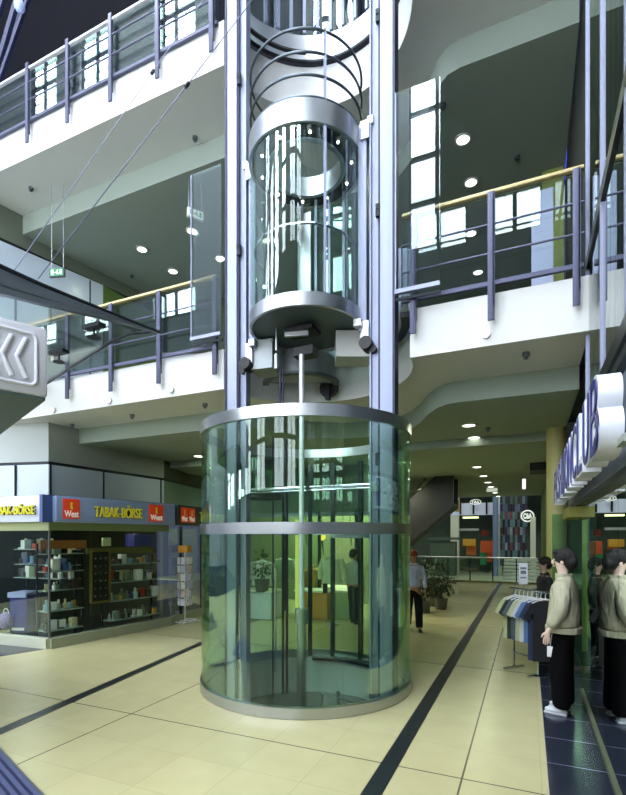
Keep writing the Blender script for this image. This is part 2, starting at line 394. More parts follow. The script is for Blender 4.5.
# landing of the second level: stainless curved band, white curved edge, glass screen posts
up = thing('upper_landing_ring', 'curved stainless landing apron around the lift shaft on the upper floor', 'landing apron', (LX, LY, ZF2))
obj('apron', MB().ring(LX, LY, 1.40, 1.43, 9.99, 10.42, .12, PI-.12, 60), STEEL, up)
obj('lip', MB().ring(LX, LY, 1.37, 1.41, 9.95, 9.985, .1, PI-.1, 60), DARKM, up)
obj('lip_bracket', MB().ring(LX, LY, 1.27, 1.33, 10.02, 10.05, math.radians(115), math.radians(158), 30).ring(LX, LY, 1.27, 1.33, 10.06, 10.09, math.radians(22), math.radians(46), 20), DARK, up)
for a in range(35, 150, 9):
    aa = math.radians(a); x, y = LX+1.41*math.cos(aa), LY+1.41*math.sin(aa)
    obj('screen_post', MB().box((x, y, 11.7), (.05, .05, 2.5), rz=aa), BLUE, up)
obj('screen_glass', MB().ring(LX, LY, 1.405, 1.413, 10.42, 12.9, .2, PI-.2, 40), GCAR, up)
obj('screen_rail', MB().ring(LX, LY, 1.39, 1.43, 12.9, 13.0, .15, PI-.15, 50), STEEL, up)
obj('back_rail_arc', MB().tube([(LX+.35+.42*math.cos(i*PI/14), LY+1.2, 10.7+.85*math.sin(i*PI/14)) for i in range(15)], .018, 8), DARKM, up)
lo = thing('lower_landing_ring', 'curved stainless landing apron around the lift shaft on the middle floor', 'landing apron', (LX, LY, ZF1))
obj('apron', MB().ring(LX, LY, 1.40, 1.43, 4.93, 5.3, .12, PI-.12, 60), STEELD, lo)
obj('lip', MB().ring(LX, LY, 1.30, 1.42, 4.86, 4.93, .1, PI-.1, 60), DARKM, lo)
# ================================================================ LIFT CAR
RC = .775; ZC0 = 4.9
car = thing('lift_car', 'round glass lift car with lit ceiling ring and safety hoops stopped at first floor', 'lift', (LX, LY, ZC0))
cring = lambda n_, r0, r1, z0, z1, m, a0=0, a1=2*PI, k=72, par=car: obj(n_, MB().ring(LX, LY, r0, r1, z0, z1, a0, a1, k), m, par)
cring('floor_band', RC-.03, RC+.01, 4.85, 5.02, STEEL)
obj('car_floor', MB().cyl(LX, LY, RC-.03, 4.88, 4.94, 48), UNDER, car)
cring('roof_band', RC-.02, RC+.015, 7.10, 7.39, STEEL)
hd = math.radians
for a0, a1 in ((hd(150), hd(212)), (hd(212), hd(272)), (hd(272), hd(332)), (hd(332), hd(390))):
    cring('glass_pane', RC-.012, RC-.004, 5.02, 7.10, GCAR, a0, a1, 20)
rp = MB().ring(LX, LY, .50, RC-.03, 7.10, 7.14, 0, 2*PI, 64)
ro = obj('ceiling_ring', rp, mat('car_ceiling_dark', '#0a0f11', .4), car)
cring('opening_collar', .485, .505, 7.08, 7.36, STEEL)
cring('opening_trim', .505, .545, 7.085, 7.10, mat('pale_trim', '#aebfd0', .4, .2))
SPOT = emis('car_spot', (1, .96, .85), 30)
for k_ in range(10):
    a = k_*2*PI/10+.2; x, y = LX+.635*math.cos(a), LY+.635*math.sin(a)
    s_ = obj('ceiling_spot', MB().cyl(x, y, .014, 7.085, 7.10, 12), SPOT, car)
# roof: hoops with upright
for z in (7.42, 7.69, 7.97, 8.26):
    obj('safety_hoop', MB().tube([(p_[0], p_[1], z) for p_ in arc(LX, LY, RC-.01, hd(158), hd(388), 44)], .016, 8), mat('hoop_dark', '#59646c', .3, .8), car)
for a in (160, 386):
    x, y = LX+(RC-.01)*math.cos(hd(a)), LY+(RC-.01)*math.sin(hd(a)); obj('hoop_post', MB().tube([(x, y, 7.3), (x, y, 8.28)], .014, 8), STEEL, car)
a = hd(-90+38); t0 = W(325, 0, 5.98)
obj('glazing_upright', MB().box((t0.x, t0.y, 6.62), (.035, .035, 3.35), rz=A), BLUE, car)
# inner handrail, door side columns
obj('handrail', MB().tube([(p_[0], p_[1], 5.9) for p_ in arc(LX, LY, RC-.07, hd(175), hd(365), 40)], .016, 8), CHROME, car)
for sx in (-1, 1):
    obj('car_jamb', MB().box((LX+sx*(RC+.06), LY+.05, 6.05), (.12, .22, 2.7), bev=.01), BLUE, car)
    obj('car_jamb', MB().box((LX+sx*(RC-.07), LY+.3, 6.0), (.06, .05, 2.2)), DARKM, car)
    obj('guide_shoe', MB().box((LX+sx*(RC+.1), LY-.02, 7.3), (.12, .13, .24), bev=.01).box((LX+sx*(RC+.17), LY-.02, 7.42), (.08, .09, .1)), STEEL, car)
    obj('guide_shoe', MB().box((LX+sx*(RC+.1), LY-.02, 4.66), (.13, .16, .3), bev=.02).box((LX+sx*(RC+.02), LY-.1, 4.78), (.1, .1, .09)), STEEL, car)
    obj('roller', MB().tube([(LX+sx*(RC+.13), LY-.16, 4.5), (LX+sx*(RC+.13), LY+.04, 4.5)], .085, 16).tube([(LX+sx*(RC+.21), LY-.1, 4.43), (LX+sx*(RC+.21), LY+.04, 4.43)], .05, 14), DARK, car)
for x in (-.35, -.12, .1, .33):
    obj('door_mullion', MB().box((LX+x, LY+.62, 6.05), (.04, .04, 2.1)), BLUE, car)
obj('control_panel', MB().box((LX-.28, LY+.55, 5.95), (.22, .05, 1.9), bev=.01), STEEL, car)
obj('rear_door', MB().box((LX-.02, LY+.66, 6.0), (.9, .012, 2.0)), glass('car_door_glass', (.8, .95, .88), 1.0), car)
# under-car structure: drum, side boxes, dark plate, piston head
p = W(301, 0, 7.85)
dth = thing('landing_drum', 'grey steel half drum projecting under the middle floor lift doorway', 'landing', (p.x, p.y, 4.45))
obj('drum_shell', MB().ring(p.x, p.y, .02, .56, 4.5, 4.86, PI+A, 2*PI+A, 40), mat('drum_grey', '#8f9698', .4, .5), dth)
obj('drum_rim', MB().ring(p.x, p.y, .52, .62, 4.46, 4.50, PI+A, 2*PI+A, 40), UNDER, dth)
p = W(353, 0, 6.85); obj('side_box', MB().box((p.x, p.y, 4.67), (.5, .4, .36), rz=A), WHITE, car)
p = W(266, 0, 7.15); obj('side_box', MB().box((p.x, p.y, 4.64), (.36, .4, .42), rz=A-.3), mat('box_grey', '#aeb6ba', .5, .3), car)
obj('under_plate', MB().box((LX, LY-.12, 4.80), (.42, .3, .05)).box((LX, LY-.02, 4.55), (.3, .2, .12)), DARK, car)
obj('head_bracket', MB().box((LX-.04, LY-.22, 4.74), (.32, .05, .06), rz=.25), STEEL, car)
obj('buffer', MB().cyl(LX-.33, LY-.25, .018, 4.55, 4.86).cyl(LX-.33, LY-.25, .035, 4.3, 4.5), STEEL, car)
obj('travelling_cable', MB().tube([(LX-.3, LY-.2, 4.35), (LX-.3, LY-.2, 3.5)], .016, 8).tube([(LX-.26, LY-.2, 4.45), (LX-.25, LY-.2, 3.5)], .01, 8), NAVY, car)
ps = thing('hydraulic_piston', 'slim steel lift piston standing on the pit floor inside the glass shaft', 'piston', (LX-.02, LY-.1, -.57))
px_, py_ = LX-.02, LY-.1
obj('rod', MB().cyl(px_, py_, .036, 1.0, 4.50, 16), mat('rod_steel', '#dfe3e8', .35, .3), ps)
obj('outer_tube', MB().cyl(px_, py_, .065, -.57, .98, 20), STEEL, ps)
obj('collar', MB().cyl(px_, py_, .09, .82, 1.02, 24), STEEL, ps)
wh = tag(obj('pulley_wheel', MB().tube([W(329, 388, 7.95)+Vector((0, -.03, 0)), W(329, 388, 7.95)+Vector((0, .03, 0))], .16, 20).box(W(328, 393, 7.9), (.07, .1, .22)).box(W(324, 380, 7.9), (.2, .06, .05)), DARK), 'dark door drive bracket fixed under the middle landing behind the piston', 'bracket')
# ================================================================ balustrades
def railing(name, label, pxs, Y, zf, x_end, x_beg, handmat, ytop=1.1):
    r = thing(name, label, 'railing', (x_beg, Y-.1, zf))
    yy = Y-.09
    for px in pxs:
        X = W(px, 0, dY(px, yy)).x
        obj('post', MB().box((X, yy, zf+.35), (.075, .03, 1.5), bev=.004).box((X+.03, yy+.01, zf+.42), (.02, .05, 1.3)), POST, r)
    yy += .05
    obj('handrail', MB().box(((x_beg+x_end)/2, yy-.02, zf+ytop+.01), (x_end-x_beg, .06, .04), bev=.01), handmat, r)
    for z in (.38, .72): obj('mid_rail', MB().tube([(x_beg, yy-.05, zf+z), (x_end, yy-.05, zf+z)], .013, 8), POST, r)
    obj('bottom_rail', MB().box(((x_beg+x_end)/2, yy, zf+.05), (x_end-x_beg, .05, .05)), POST, r)
    obj('glass_infill', MB().box(((x_beg+x_end)/2, yy+.02, zf+.58), (x_end-x_beg, .01, 1.0)), GRAIL, r)
    return r
railing('balcony_railing', 'glass and violet steel railing with wooden handrail, left side of middle floor', (-20, 67, 110.5, 158.5, 214.5), YL, 4.88, -4.35, -12.5, WOOD)
railing('balcony_railing', 'glass and violet steel railing with wooden handrail, right side of middle floor', (413, 491, 576.5), YR, 4.93, XR-.06, -1.45, WOOD)
railing('balcony_railing', 'glass and steel railing of the top floor above the left white parapet', (-12, 27, 67, 110, 157, 211), YL, ZF2-.10, -4.35, -14, mat('pale_cap', '#dfe2ea', .4), 1.0)
railing('balcony_railing', 'glass and steel railing of the top floor right of the lift, mostly cropped', (425, 520), YR, ZF2, XR-.06, -1.45, MATS['pale_cap'])
def screen(px0, px1, Y, z0, z1, label):
    a, b_ = W(px0, 0, dY(px0, Y)).x, W(px1, 0, dY(px1, Y)).x
    s = thing('glass_screen', label, 'glass screen', ((a+b_)/2, Y, z0))
    obj('pane', MB().box(((a+b_)/2, Y, (z0+z1)/2), (b_-a, .014, z1-z0)), glass('screen_glass', (.92, .95, .95), .6), s)
    obj('bottom_channel', MB().box(((a+b_)/2, Y, z0), (b_-a, .05, .05)), BLUE, s)
    obj('side_channel', MB().box((a+.008, Y, (z0+z1)/2), (.015, .02, z1-z0)), BLUE, s)
    obj('fixing_rod', MB().box(((a+b_)/2, Y+.05, z0-.07), (b_-a, .03, .03)), DARKM, s)
screen(395, 440, YR-.2, 5.03, 7.5, 'tall clear glass screen on balcony beside right lift column')
screen(191, 221, YL-.2, 5.03, 7.55, 'tall clear glass screen on balcony beside left lift column')
# small dome lamps and detectors on the parapet
for i, (px, py, Y, wh_) in enumerate(((54, 410.5, YL, 'below the railing, nearest the chevron box'), (110, 401, YL, 'left of centre below the second railing post'), (172, 390, YL, 'nearest the left lift column'), (486, 334.5, YR, 'right of the lift, shining'))):
    p = onY(px, py, Y); s = thing('dome_lamp', 'small round lamp on white parapet '+wh_, 'wall lamp', p, 0, None)
    obj('lamp_rim', MB().tube([p+Vector((0, 0, 0)), p+Vector((0, -.03, 0))], .05, 16), STEEL, s)
    obj('lamp_glass', MB().ball(p+Vector((0, -.03, 0)), .036), emis('small_lamp', (1, .97, .85), 3.0), s)
for i, (px, py, z, w_) in enumerate(((72, 424, ZB1, 'left end of the lower soffit strip'), (132, 414.5, ZB1, 'middle of the lower soffit strip'), (205, 403.5, ZB1, 'lower soffit strip beside the lift'), (526, 352.5, ZB1, 'lower soffit right of the lift'), (31, 187.5, ZB2, 'upper left soffit'), (195, 137, ZB2, 'upper soffit left of the lift'), (443.5, 104.5, ZC2, 'upper right ceiling before first spotlight'), (517, 156.5, ZC2, 'upper right ceiling near the yellow column'), (132, 275.5, ZC2, 'upper left ceiling between spotlights'), (488, 427.5, ZC1, 'ceiling over the right aisle'))):
    p = FL(px, py, z); o = obj('smoke_detector', MB().cyl(p.x, p.y, .045, z-.05, z, 16).cyl(p.x, p.y, .03, z-.08, z-.05, 16, .02), STEELD); tag(o, 'small round detector on '+w_, 'detector')
# ================================================================ downlights
def light(name, typ, loc, energy, col, size=.2, rot=(0, 0, 0), spot=None, sy=None):
    l = bpy.data.lights.new(name, typ); l.energy = energy; l.color = col
    if typ == 'AREA':
        l.shape = 'RECTANGLE' if sy else 'DISK'; l.size = size
        if sy: l.size_y = sy
    else: l.shadow_soft_size = size
    if spot: l.spot_size = spot; l.spot_blend = .6
    o = bpy.data.objects.new(name, l); o.location = loc; o.rotation_euler = rot; C.objects.link(o); return o
WARMG = (.9, 1.0, .68)
def downlight(px, py, z, e, label, proto=[None]):
    p = FL(px, py, z)
    if proto[0] is None:
        r = thing('recessed_ceiling_light', label, 'ceiling light', p)
        obj('lamp_disc', MB().cyl(0, 0, .105, -.012, -.002, 24), emis('downlight_disc', (1, 1, .86), 9.0), r, True)
        obj('trim_ring', MB().ring(0, 0, .105, .135, -.02, 0, n=24), mat('trim_white', '#d8d8d0', .4), r, True); proto[0] = r
    else: r = dup(proto[0], p, 0, label)
    r['group'] = 'recessed ceiling lights'
    if abs(px-474) > .5: light('downlight_glow', 'AREA', p-Vector((0, 0, .03)), e, WARMG, .2)
E1 = 8
for i, (px, py, z) in enumerate([(468.8, 424.7, ZC1), (474, 437, ZC1), (477, 466.6, ZD1), (483.5, 475.6, ZD1), (488, 482, ZD1), (491, 486.5, ZD1), (495, 492.5, ZD1), (498, 496, ZD1)]):
    downlight(px, py, z, E1*(1.2 if i > 1 else 1), ['first', 'second', 'third', 'fourth', 'fifth', 'sixth', 'seventh', 'last'][i]+' round ceiling light in the row along the ground floor aisle, counted from the viewer')
for i, (px, py, z, w_) in enumerate([(198.5, 455.7, ZC1, 'beside the left edge of the lift glass'), (165, 470, ZD1, 'above the tobacconist signs'), (300, 470, ZD1, 'behind the lift on the ground floor'), (380, 462, ZD1, 'behind the right lift column on the ground floor')]):
    if FL(px, py, z).y < 22: downlight(px, py, z, E1*1.2, 'round recessed ceiling light '+w_)
for i, (px, py) in enumerate([(463, 139), (471, 182), (471, 233), (478, 272)]):
    downlight(px, py, ZC2, E1*.9, ['nearest', 'second', 'third', 'lowest'][i]+' bright round ceiling light in the row right of the lift on the upper ceiling')
for i, (px, py) in enumerate([(142, 249), (173, 271), (192, 230.5), (220, 258), (272, 240), (262, 286)]):
    downlight(px, py, ZC2, E1*.9, 'round ceiling light on the upper ceiling '+['left of the lift, furthest left', 'left of the lift, between two others', 'just under the white exit sign', 'hidden at the left lift column', 'seen through the lift car', 'seen low through the lift car'][i])
# ================================================================ exit signs, cables, canopy, chevron box
def exit_sign(p, rz, w, h, label, green, ztop):
    s = thing('exit_sign', label, 'exit sign', p, rz)
    g = mat('exit_green', '#0d7a44', .4, emit=.35); wmt = mat('exit_white', '#e8f2ea', .4, emit=.5)
    bg, fg = (g, wmt) if green else (wmt, g)
    obj('sign_box', MB().box((0, 0, 0), (w, .06, h), bev=.006), mat('sign_case', '#3a4448', .4) if green else WHITE, s, True)
    obj('sign_face', MB().box((0, -.032, 0), (w*.92, .006, h*.85)), bg, s, True)
    b = MB(); y = -.037
    b.box((-w*.28, y, 0), (w*.16, .004, h*.6)); b.box((w*.3, y, 0), (w*.14, .004, h*.55))
    b.prism([(w*.02, y, h*.12), (w*.02, y, -h*.28), (w*.1, y, -h*.08)], (0, -.002, 0)).box((-w*.05, y, -h*.05), (w*.14, .004, h*.12))
    b.ball((w*.08, y, h*.22), h*.09, (1, .1, 1)).box((w*.07, y, h*.02), (w*.05, .004, h*.3)).box((w*.12, y, -h*.2), (w*.04, .004, h*.25))
    obj('running_figure', b, fg, s, True)
    for sx in (-.4, .4): obj('hanger', MB().tube([(sx*w, 0, h/2), (sx*w, 0, ztop-p.z)], .006, 6), STEEL, s, True)
p = W(57.5, 273, 9.9); exit_sign(p, A-.15, .33, .17, 'green emergency exit sign hung above the glass canopy, left', True, ZC2 if p.y > 7.3 and p.x > xd2 else ZB2)
p = W(195, 214.5, 9.2); exit_sign(p, A+.55, .30, .17, 'white emergency exit sign with green figure beside the left lift column', False, ZC2 if p.y > 7.3 else ZB2)
# leaf shaped glass canopy on stay cables
zc = 4.8
near = [FL(px, py, zc) for px, py in ((-60, 262), (0, 286), (40, 298), (80, 309), (120, 320), (160, 331.5))]
far = [FL(px, py, zc) for px, py in ((160, 331.5), (130, 334.5), (111, 343), (90, 356), (50, 382), (10, 408), (-60, 440))]
can = thing('glass_canopy', 'leaf-shaped glass canopy with steel edge hung from cables at left', 'canopy', (near[0]+far[-1])/2)
outl = near+far[1:]
obj('canopy_glass', MB().prism(outl, (0, 0, .02)), GCAN, can)
b = MB()
for i in range(len(near)-1):
    k0 = 1-i/5.2; k1 = 1-(i+1)/5.2
    a, c = near[i], near[i+1]
    h0, h1 = .30*k0+.02, .30*k1+.02
    vv = [a+Vector((0, 0, -.1*k0)), c+Vector((0, 0, -.1*k1)), c+Vector((0, 0, h1-.05)), a+Vector((0, 0, h0-.05))]
    dn = (c-a).normalized(); dn = Vector((-dn.y, dn.x, 0))*.07
    b.prism(vv, dn)
obj('edge_beam', b, mat('canopy_steel', '#80888c', .3, .8), can)
obj('edge_cap', MB().tube([n_+Vector((0, 0, .30*(1-i/5.2)-.02)) for i, n_ in enumerate(near)], .03, 8, .015), DARKM, can)
obj('far_rim', MB().tube([f_+Vector((0, 0, .01)) for f_ in far], .02, 8), DARKM, can)
for px, py, dd in ((94, 334, zc), (59, 360, zc)):
    p = FL(px, py-9, zc); obj('canopy_lamp', MB().cyl(p.x, p.y, .012, zc-.14, zc, 8).cyl(p.x, p.y, .09, zc-.17, zc-.14, 16, .05).box((p.x, p.y, zc-.02), (.3, .12, .05)), DARKM, can)
for (a, b_, w_) in (((13, 272), (235, -46), 'running up from canopy root to the roof, left one'), ((38, 279), (300, -62), 'crossing in front of the left lift column, right one')):
    lo_ = FL(a[0], a[1], zc+.2); hi = W(b_[0], b_[1], 7.4 if a[0] < 20 else 5.9); dirn = (hi-lo_); hi = lo_+dirn*2.6
    s = thing('stay_cable', 'thin steel stay cable '+w_, 'cable', lo_)
    obj('wire', MB().tube([lo_, hi], .0055, 6), mat('cable_grey', '#646a80', .4, .6), s)
    m_ = lo_+dirn*.55; obj('turnbuckle', MB().tube([m_, m_+dirn.normalized()*.07], .022, 8), DARKM, s)
# chevron box: right-hand vertical edge at pixel x 48, depth 5
ang = A-math.radians(47)       # face direction measured from +Y
e0 = W(48, 0, 5.0); zb, zt = 3.44, 4.16
fdir = Vector((ca*math.sin(math.radians(47))-sa*math.cos(math.radians(47)), ca*math.cos(math.radians(47))+sa*math.sin(math.radians(47)), 0))
rz = math.atan2(fdir.y, fdir.x)
cb = thing('chevron_box', 'large white moulded box with embossed chevrons overhanging at the left edge', 'box', (e0.x, e0.y, zb), rz)
CBW = mat('moulded_white', '#e4e6ee', .45)
obj('shell', MB().box((-1.3, 1.3, (zt-zb)/2), (2.6, 2.6, zt-zb), bev=.035), CBW, cb, True)
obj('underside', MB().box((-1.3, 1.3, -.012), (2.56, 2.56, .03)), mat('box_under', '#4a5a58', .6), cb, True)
h = zt-zb
def rrect(x0, x1, z0, z1, r, n=5):
    pts = []
    for cx_, cz_, a0 in ((x1-r, z1-r, 0), (x0+r, z1-r, PI/2), (x0+r, z0+r, PI), (x1-r, z0+r, 1.5*PI)):
        pts += [(cx_+r*math.cos(a0+k*PI/2/n), cz_+r*math.sin(a0+k*PI/2/n)) for k in range(n+1)]
    return pts
pts = [Vector((x, -.004, z)) for x, z in rrect(-2.5, -.11, .1, h-.1, .06)]
obj('moulded_border', MB().tube(pts+[pts[0]], .018, 8), CBW, cb, True)
for k_ in range(12):
    x = -.2-k_*.125; obj('chevron', MB().tube([(x, -.002, h-.16), (x-.085, -.002, h/2), (x, -.002, .16)], .026, 10), CBW, cb, True)
obj('support_leg', MB().box((-2.3, 1.3, -zb/2-.01), (.3, .3, zb-.03)), STEELD, cb, True)
# globe lamp and roof girders top-left
p = W(19.5, 6, 13.5); s = thing('globe_lamp', 'frosted globe lamp under the dark roof at the top left corner', 'lamp', p)
obj('globe', MB().ball(p, .14, (1, 1, 1.25)), mat('frosted_globe', '#9fb0cf', .4, emit=.25), s)
obj('lamp_stem', MB().tube([p+Vector((0, 0, .15)), p+Vector((0, 0, 1.5))], .02, 8), DARKM, s)
gir = thing('roof_girder', 'dark blue steel roof girders rising at the top left corner', 'girder', W(0, 80, 14))
gm = mat('girder_blue', '#1c2140', .5, .3)
for a, b_, r in (((-6, 95), (33, -15), .07), ((0, 60), (22, -15), .1), ((-3, 90), (27, -15), .03), ((-10, 40), (8, -15), .08)):
    obj('girder_chord', MB().tube([W(*a, 13.9), W(*b_, 13.9)], r, 6), gm, gir)
# white wall pieces of the middle floor, left
U0 = W(-60, 0, 9.6); U1 = W(0, 0, 10.5); U2 = W(103, 0, 12.3); U3 = W(140, 0, 13.4)
def wallseg(name, a, b_, z0, z1, m, th=.08, kind='structure'):
    d_ = Vector((b_.x-a.x, b_.y-a.y, 0)).normalized(); n_ = Vector((-d_.y, d_.x, 0))*th
    pts_ = [Vector((a.x, a.y, z0)), Vector((b_.x, b_.y, z0)), Vector((b_.x, b_.y, z1)), Vector((a.x, a.y, z1))]
    mb2 = MB().prism(pts_, n_)
    return struct(name, mb2, m) if kind == 'structure' else mb2
FROST = mat('frosted_white_panel', '#c6d4e2', .25, var=.04, vscale=2)
GREYW = mat('warm_grey_render', '#9aa19a', .8, var=.04)
wallseg('wall_left.001', U0, U2, ZF1, 8.42, FROST); wallseg('wall_left.002', U0, U3, 8.42, 8.52, DARKM, .14)
wallseg('wall_left.003', U0, U3, 8.52, ZB2, mat('olive_grey_render', '#6c7464', .8), .06)
b = MB()
for px in (36, 88):
    p = (U1+(U2-U1)*((px-0)/103.0)); b.box((p.x, p.y, 6.7), (.03, .03, 3.4), rz=rz)
struct('trim_1', b, DARKM)
wallseg('wall_left.004', U2, U3+(U3-U2)*.9, ZF1, 8.42, mat('olive_green_wall', '#5d7a3a', .6, var=.12, vscale=2), .1)
V1 = W(160, 0, 13.8); V2 = W(232, 0, 14.2)
wallseg('wall_back.002', V1, V2, ZF1, 7.3, mat('pale_lilac_wall', '#c3cbdc', .6))
wallseg('wall_back.003', V1-Vector((.6, 0, 0)), V2+Vector((3, .4, 0)), 7.3, ZC2, DKG)
# olive column, window bays of middle floor, right
oc = W(556, 0, dX(556, .30)) if False else Vector((.33, 9.6, 0))
struct('wall_right.001', MB().box((.42, 10.15, (ZF1+ZC2)/2), (.36, .36, ZC2-ZF1)), mat('yellow_olive_paint', '#8d9a4c', .6))
b = MB().box((.2, 8.6, 6.1), (.3, .9, 2.4)); o = obj('storage_panel', b, BLUE)
tag(o, 'grey-blue cabinet panel behind the right railing beside the dark glass wall', 'cabinet')
for k_, px in enumerate((398, 404, 410)):
    p = W(px, 0, 8.3); o = obj('ribbed_panel', MB().box((p.x, p.y, 5.95), (.13, .05, 2.0)), BLUE); tag(o, 'pale blue vertical panel behind the glass screen beside the right lift column', 'panel', 'pale blue vertical panels')
# ================================================================ TOBACCONIST
def frame(a, b_):
    d_ = b_-a; return Vector((a.x, a.y, 0)), math.atan2(d_.y, d_.x), Vector((d_.x, d_.y, 0)).length
SIGNB = mat('sign_blue_grey', '#7f93b8', .35, emit=.12); SIGNL = mat('sign_white_lit', '#cdd6ea', .4, emit=.35)
REDM = mat('sign_red', '#d8401f', .4, emit=.25); YEL = mat('letter_yellow', '#d9d23a', .4, emit=.2); KER = mat('kerb_stone', '#8f9680', .5, var=.1)
shopwood = mat('orange_wood_board', '#9a6232', .5, var=.15); DKIN = mat('dark_interior', '#18211e', .6)
def west_sign(s, x, z, w, h):
    o = obj('red_logo_panel', MB().box((x, -.235, z), (w, .012, h), bev=.004), REDM, s, True)
    b = MB(); text_mb(b, 'West', .2, .006, T3((x-w*.42, -.246, z-h*.42)), .004, width=w*.84, height=h*.34); obj('logo_lettering', b, mat('logo_white', '#f2efe6', .4, emit=.3), o, True)
    b = MB(); b.ball((x, -.243, z+h*.27), h*.07, (1, .1, 1)).prism([(x-h*.07, -.244, z), (x+h*.09, -.244, z-.01), (x+h*.03, -.244, z+h*.2), (x-h*.05, -.244, z+h*.2)], (0, .002, 0))
    obj('logo_figure', b, YEL, o, True)
def letters(s, x, z, w, h, txt='TABAK-B\u00d6RSE'):
    b = MB(); text_mb(b, txt, .3, .02, T3((x+.008, -.236, z-.008)), .012, width=w, height=h); obj('letter_shadow', b, DARK, s, True)
    b = MB(); text_mb(b, txt, .3, .03, T3((x, -.25, z)), .004, width=w, height=h); obj('lettering', b, YEL, s, True)
Z0S, Z1S = 2.27, 2.735
# front facing right
loc, rzt, L = frame(P0, P1)
s = thing('shop_sign', 'long blue-grey tobacconist sign with yellow lettering between two red logos', 'sign', (loc.x, loc.y, Z0S), rzt)
s.matrix_basis = T3(loc) @ Matrix.Rotation(rzt, 4, 'Z')
obj('sign_board', MB().box((L/2, -.1, (Z0S+Z1S)/2), (L-.02, .24, Z1S-Z0S), bev=.01), SIGNB, s, True)
def along(px):   # distance along the P0-P1 front for a pixel column
    u = (px-CX)/FP; rx, ry = u*ca-sa, ca+u*sa; dx_, dy_ = P1.x-P0.x, P1.y-P0.y
    return (P0.x*ry-P0.y*rx)/(-dx_*ry+dy_*rx)*L
west_sign(s, along(64), 2.51, along(79)-along(62.5), .36); west_sign(s, along(149), 2.51, along(163)-along(149), .36)
letters(s, along(87), 2.38, along(140)-along(94), .25)
sf = thing('shopfront', 'dark glazed tobacconist shopfront running along the aisle', 'shopfront', loc, rzt)
obj('kerb', MB().box((L/2, .0, .09), (L, .16, .18)), KER, sf, True)
obj('head_rail', MB().box((L/2, .02, 2.2), (L, .06, .16)), mat('head_olive', '#7d8c5c', .5), sf, True)
for px0, px1 in ((49.5, 91), (92, 129), (130, 168)):
    a, c = along(px0), along(px1); obj('glass_pane', MB().box(((a+c)/2, 0, 1.15), (c-a-.01, .012, 1.94)), GSHOP, sf, True)
obj('corner_post', MB().box((.01, .01, 1.15), (.03, .03, 1.95)), STEELD, sf, True)
# second part after the bend
loc2, rz2, L2 = frame(P1, P2)
s2 = thing('shop_sign', 'short tobacconist sign with two red logos and yellow lettering next to lift glass', 'sign', loc2, rz2)
obj('sign_board', MB().box((L2/2, -.1, (Z0S+Z1S)/2), (L2-.02, .24, Z1S-Z0S), bev=.01), mat('sign_dark', '#33413f', .4), s2, True)
west_sign(s2, .28, 2.51, .3, .34); west_sign(s2, .62, 2.51, .3, .34); letters(s2, 1.0, 2.37, 1.6, .3)
sf2 = thing('shopfront', 'recessed dark tobacconist entrance front behind the postcard stand', 'shopfront', loc2, rz2)
obj('kerb', MB().box((L2/2, 0, .09), (L2, .16, .18)), KER, sf2, True); obj('glass_pane', MB().box((L2/2, 0, 1.2), (L2, .012, 2.0)), GSHOP, sf2, True)
obj('door_frame', MB().box((.5, -.02, 1.2), (.05, .05, 2.1)).box((1.5, -.02, 1.2), (.05, .05, 2.1)), DARKM, sf2, True)
# left part
loc3, rz3, L3 = frame(Q0, P0)
s3 = thing('shop_sign', 'bright white tobacconist sign facing the viewer at the left edge', 'sign', loc3, rz3)
obj('sign_board', MB().box((L3/2+.03, -.1, (Z0S+Z1S)/2), (L3+.0, .2, Z1S-Z0S), bev=.01), SIGNL, s3, True)
k3 = L3/79.0
letters(s3, L3-1.13, 2.40, 1.08, .19)
obj('end_cap', MB().box((L3+.06, -.11, (Z0S+Z1S)/2), (.07, .22, Z1S-Z0S+.02)), mat('cap_blue', '#4a5f9c', .4), s3, True)
sf3 = thing('shopfront', 'glazed tobacconist window facing the viewer at the left edge with pale kerb', 'shopfront', loc3, rz3)
obj('kerb', MB().box((L3/2, 0, .09), (L3, .14, .18)), mat('kerb_pale', '#c5c9b4', .5), sf3, True)
obj('head_rail', MB().box((L3/2, .03, 2.19), (L3, .05, .15)), mat('head_pale', '#b6c094', .5), sf3, True)
for a, c in ((0, L3-33*k3), (L3-33*k3+.01, L3-.02)): obj('glass_pane', MB().box(((a+c)/2, 0, 1.15), (c-a, .012, 1.94)), GSHOP, sf3, True)
# upper storey front of the shop: frosted band and render
B0 = W(48.5, 0, 9.55); B1 = W(164, 0, 12.3); B2 = W(215, 0, 15.6); BQ = W(-30, 0, 9.9)
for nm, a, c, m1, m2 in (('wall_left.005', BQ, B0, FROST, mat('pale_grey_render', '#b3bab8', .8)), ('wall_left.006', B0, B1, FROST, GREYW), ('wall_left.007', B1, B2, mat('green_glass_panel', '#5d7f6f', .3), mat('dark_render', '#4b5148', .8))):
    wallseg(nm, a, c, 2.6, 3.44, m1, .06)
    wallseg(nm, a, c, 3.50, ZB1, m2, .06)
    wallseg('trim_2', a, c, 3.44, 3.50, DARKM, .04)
b = MB()
for (a, c), fs in (((BQ, B0), (.6,)), ((B0, B1), (.02, .42, .97))):
    for f_ in fs:
        p = a+(c-a)*f_; b.box((p.x, p.y-.02, 3.02), (.03, .03, .84))
struct('trim_3', b, DARKM)
# canopy shelf closing the gap above the signs
struct('ceiling.008', MB().slab([(Q0.x, Q0.y), (P0.x, P0.y), (P1.x, P1.y), (P2.x, P2.y), (B2.x, B2.y), (B1.x, B1.y), (B0.x, B0.y), (BQ.x, BQ.y)], 2.735, 2.76), DARKM)
struct('floor.007', MB().slab([(Q0.x, Q0.y+.08), (P0.x, P0.y+.08), (P1.x-.08, P1.y+.05), (P2.x-.1, P2.y), (P2.x-3, P2.y+2.4), (Q0.x-.5, Q0.y+4.8)], .002, .012), mat('shop_dark_floor', '#1b1f22', .35))
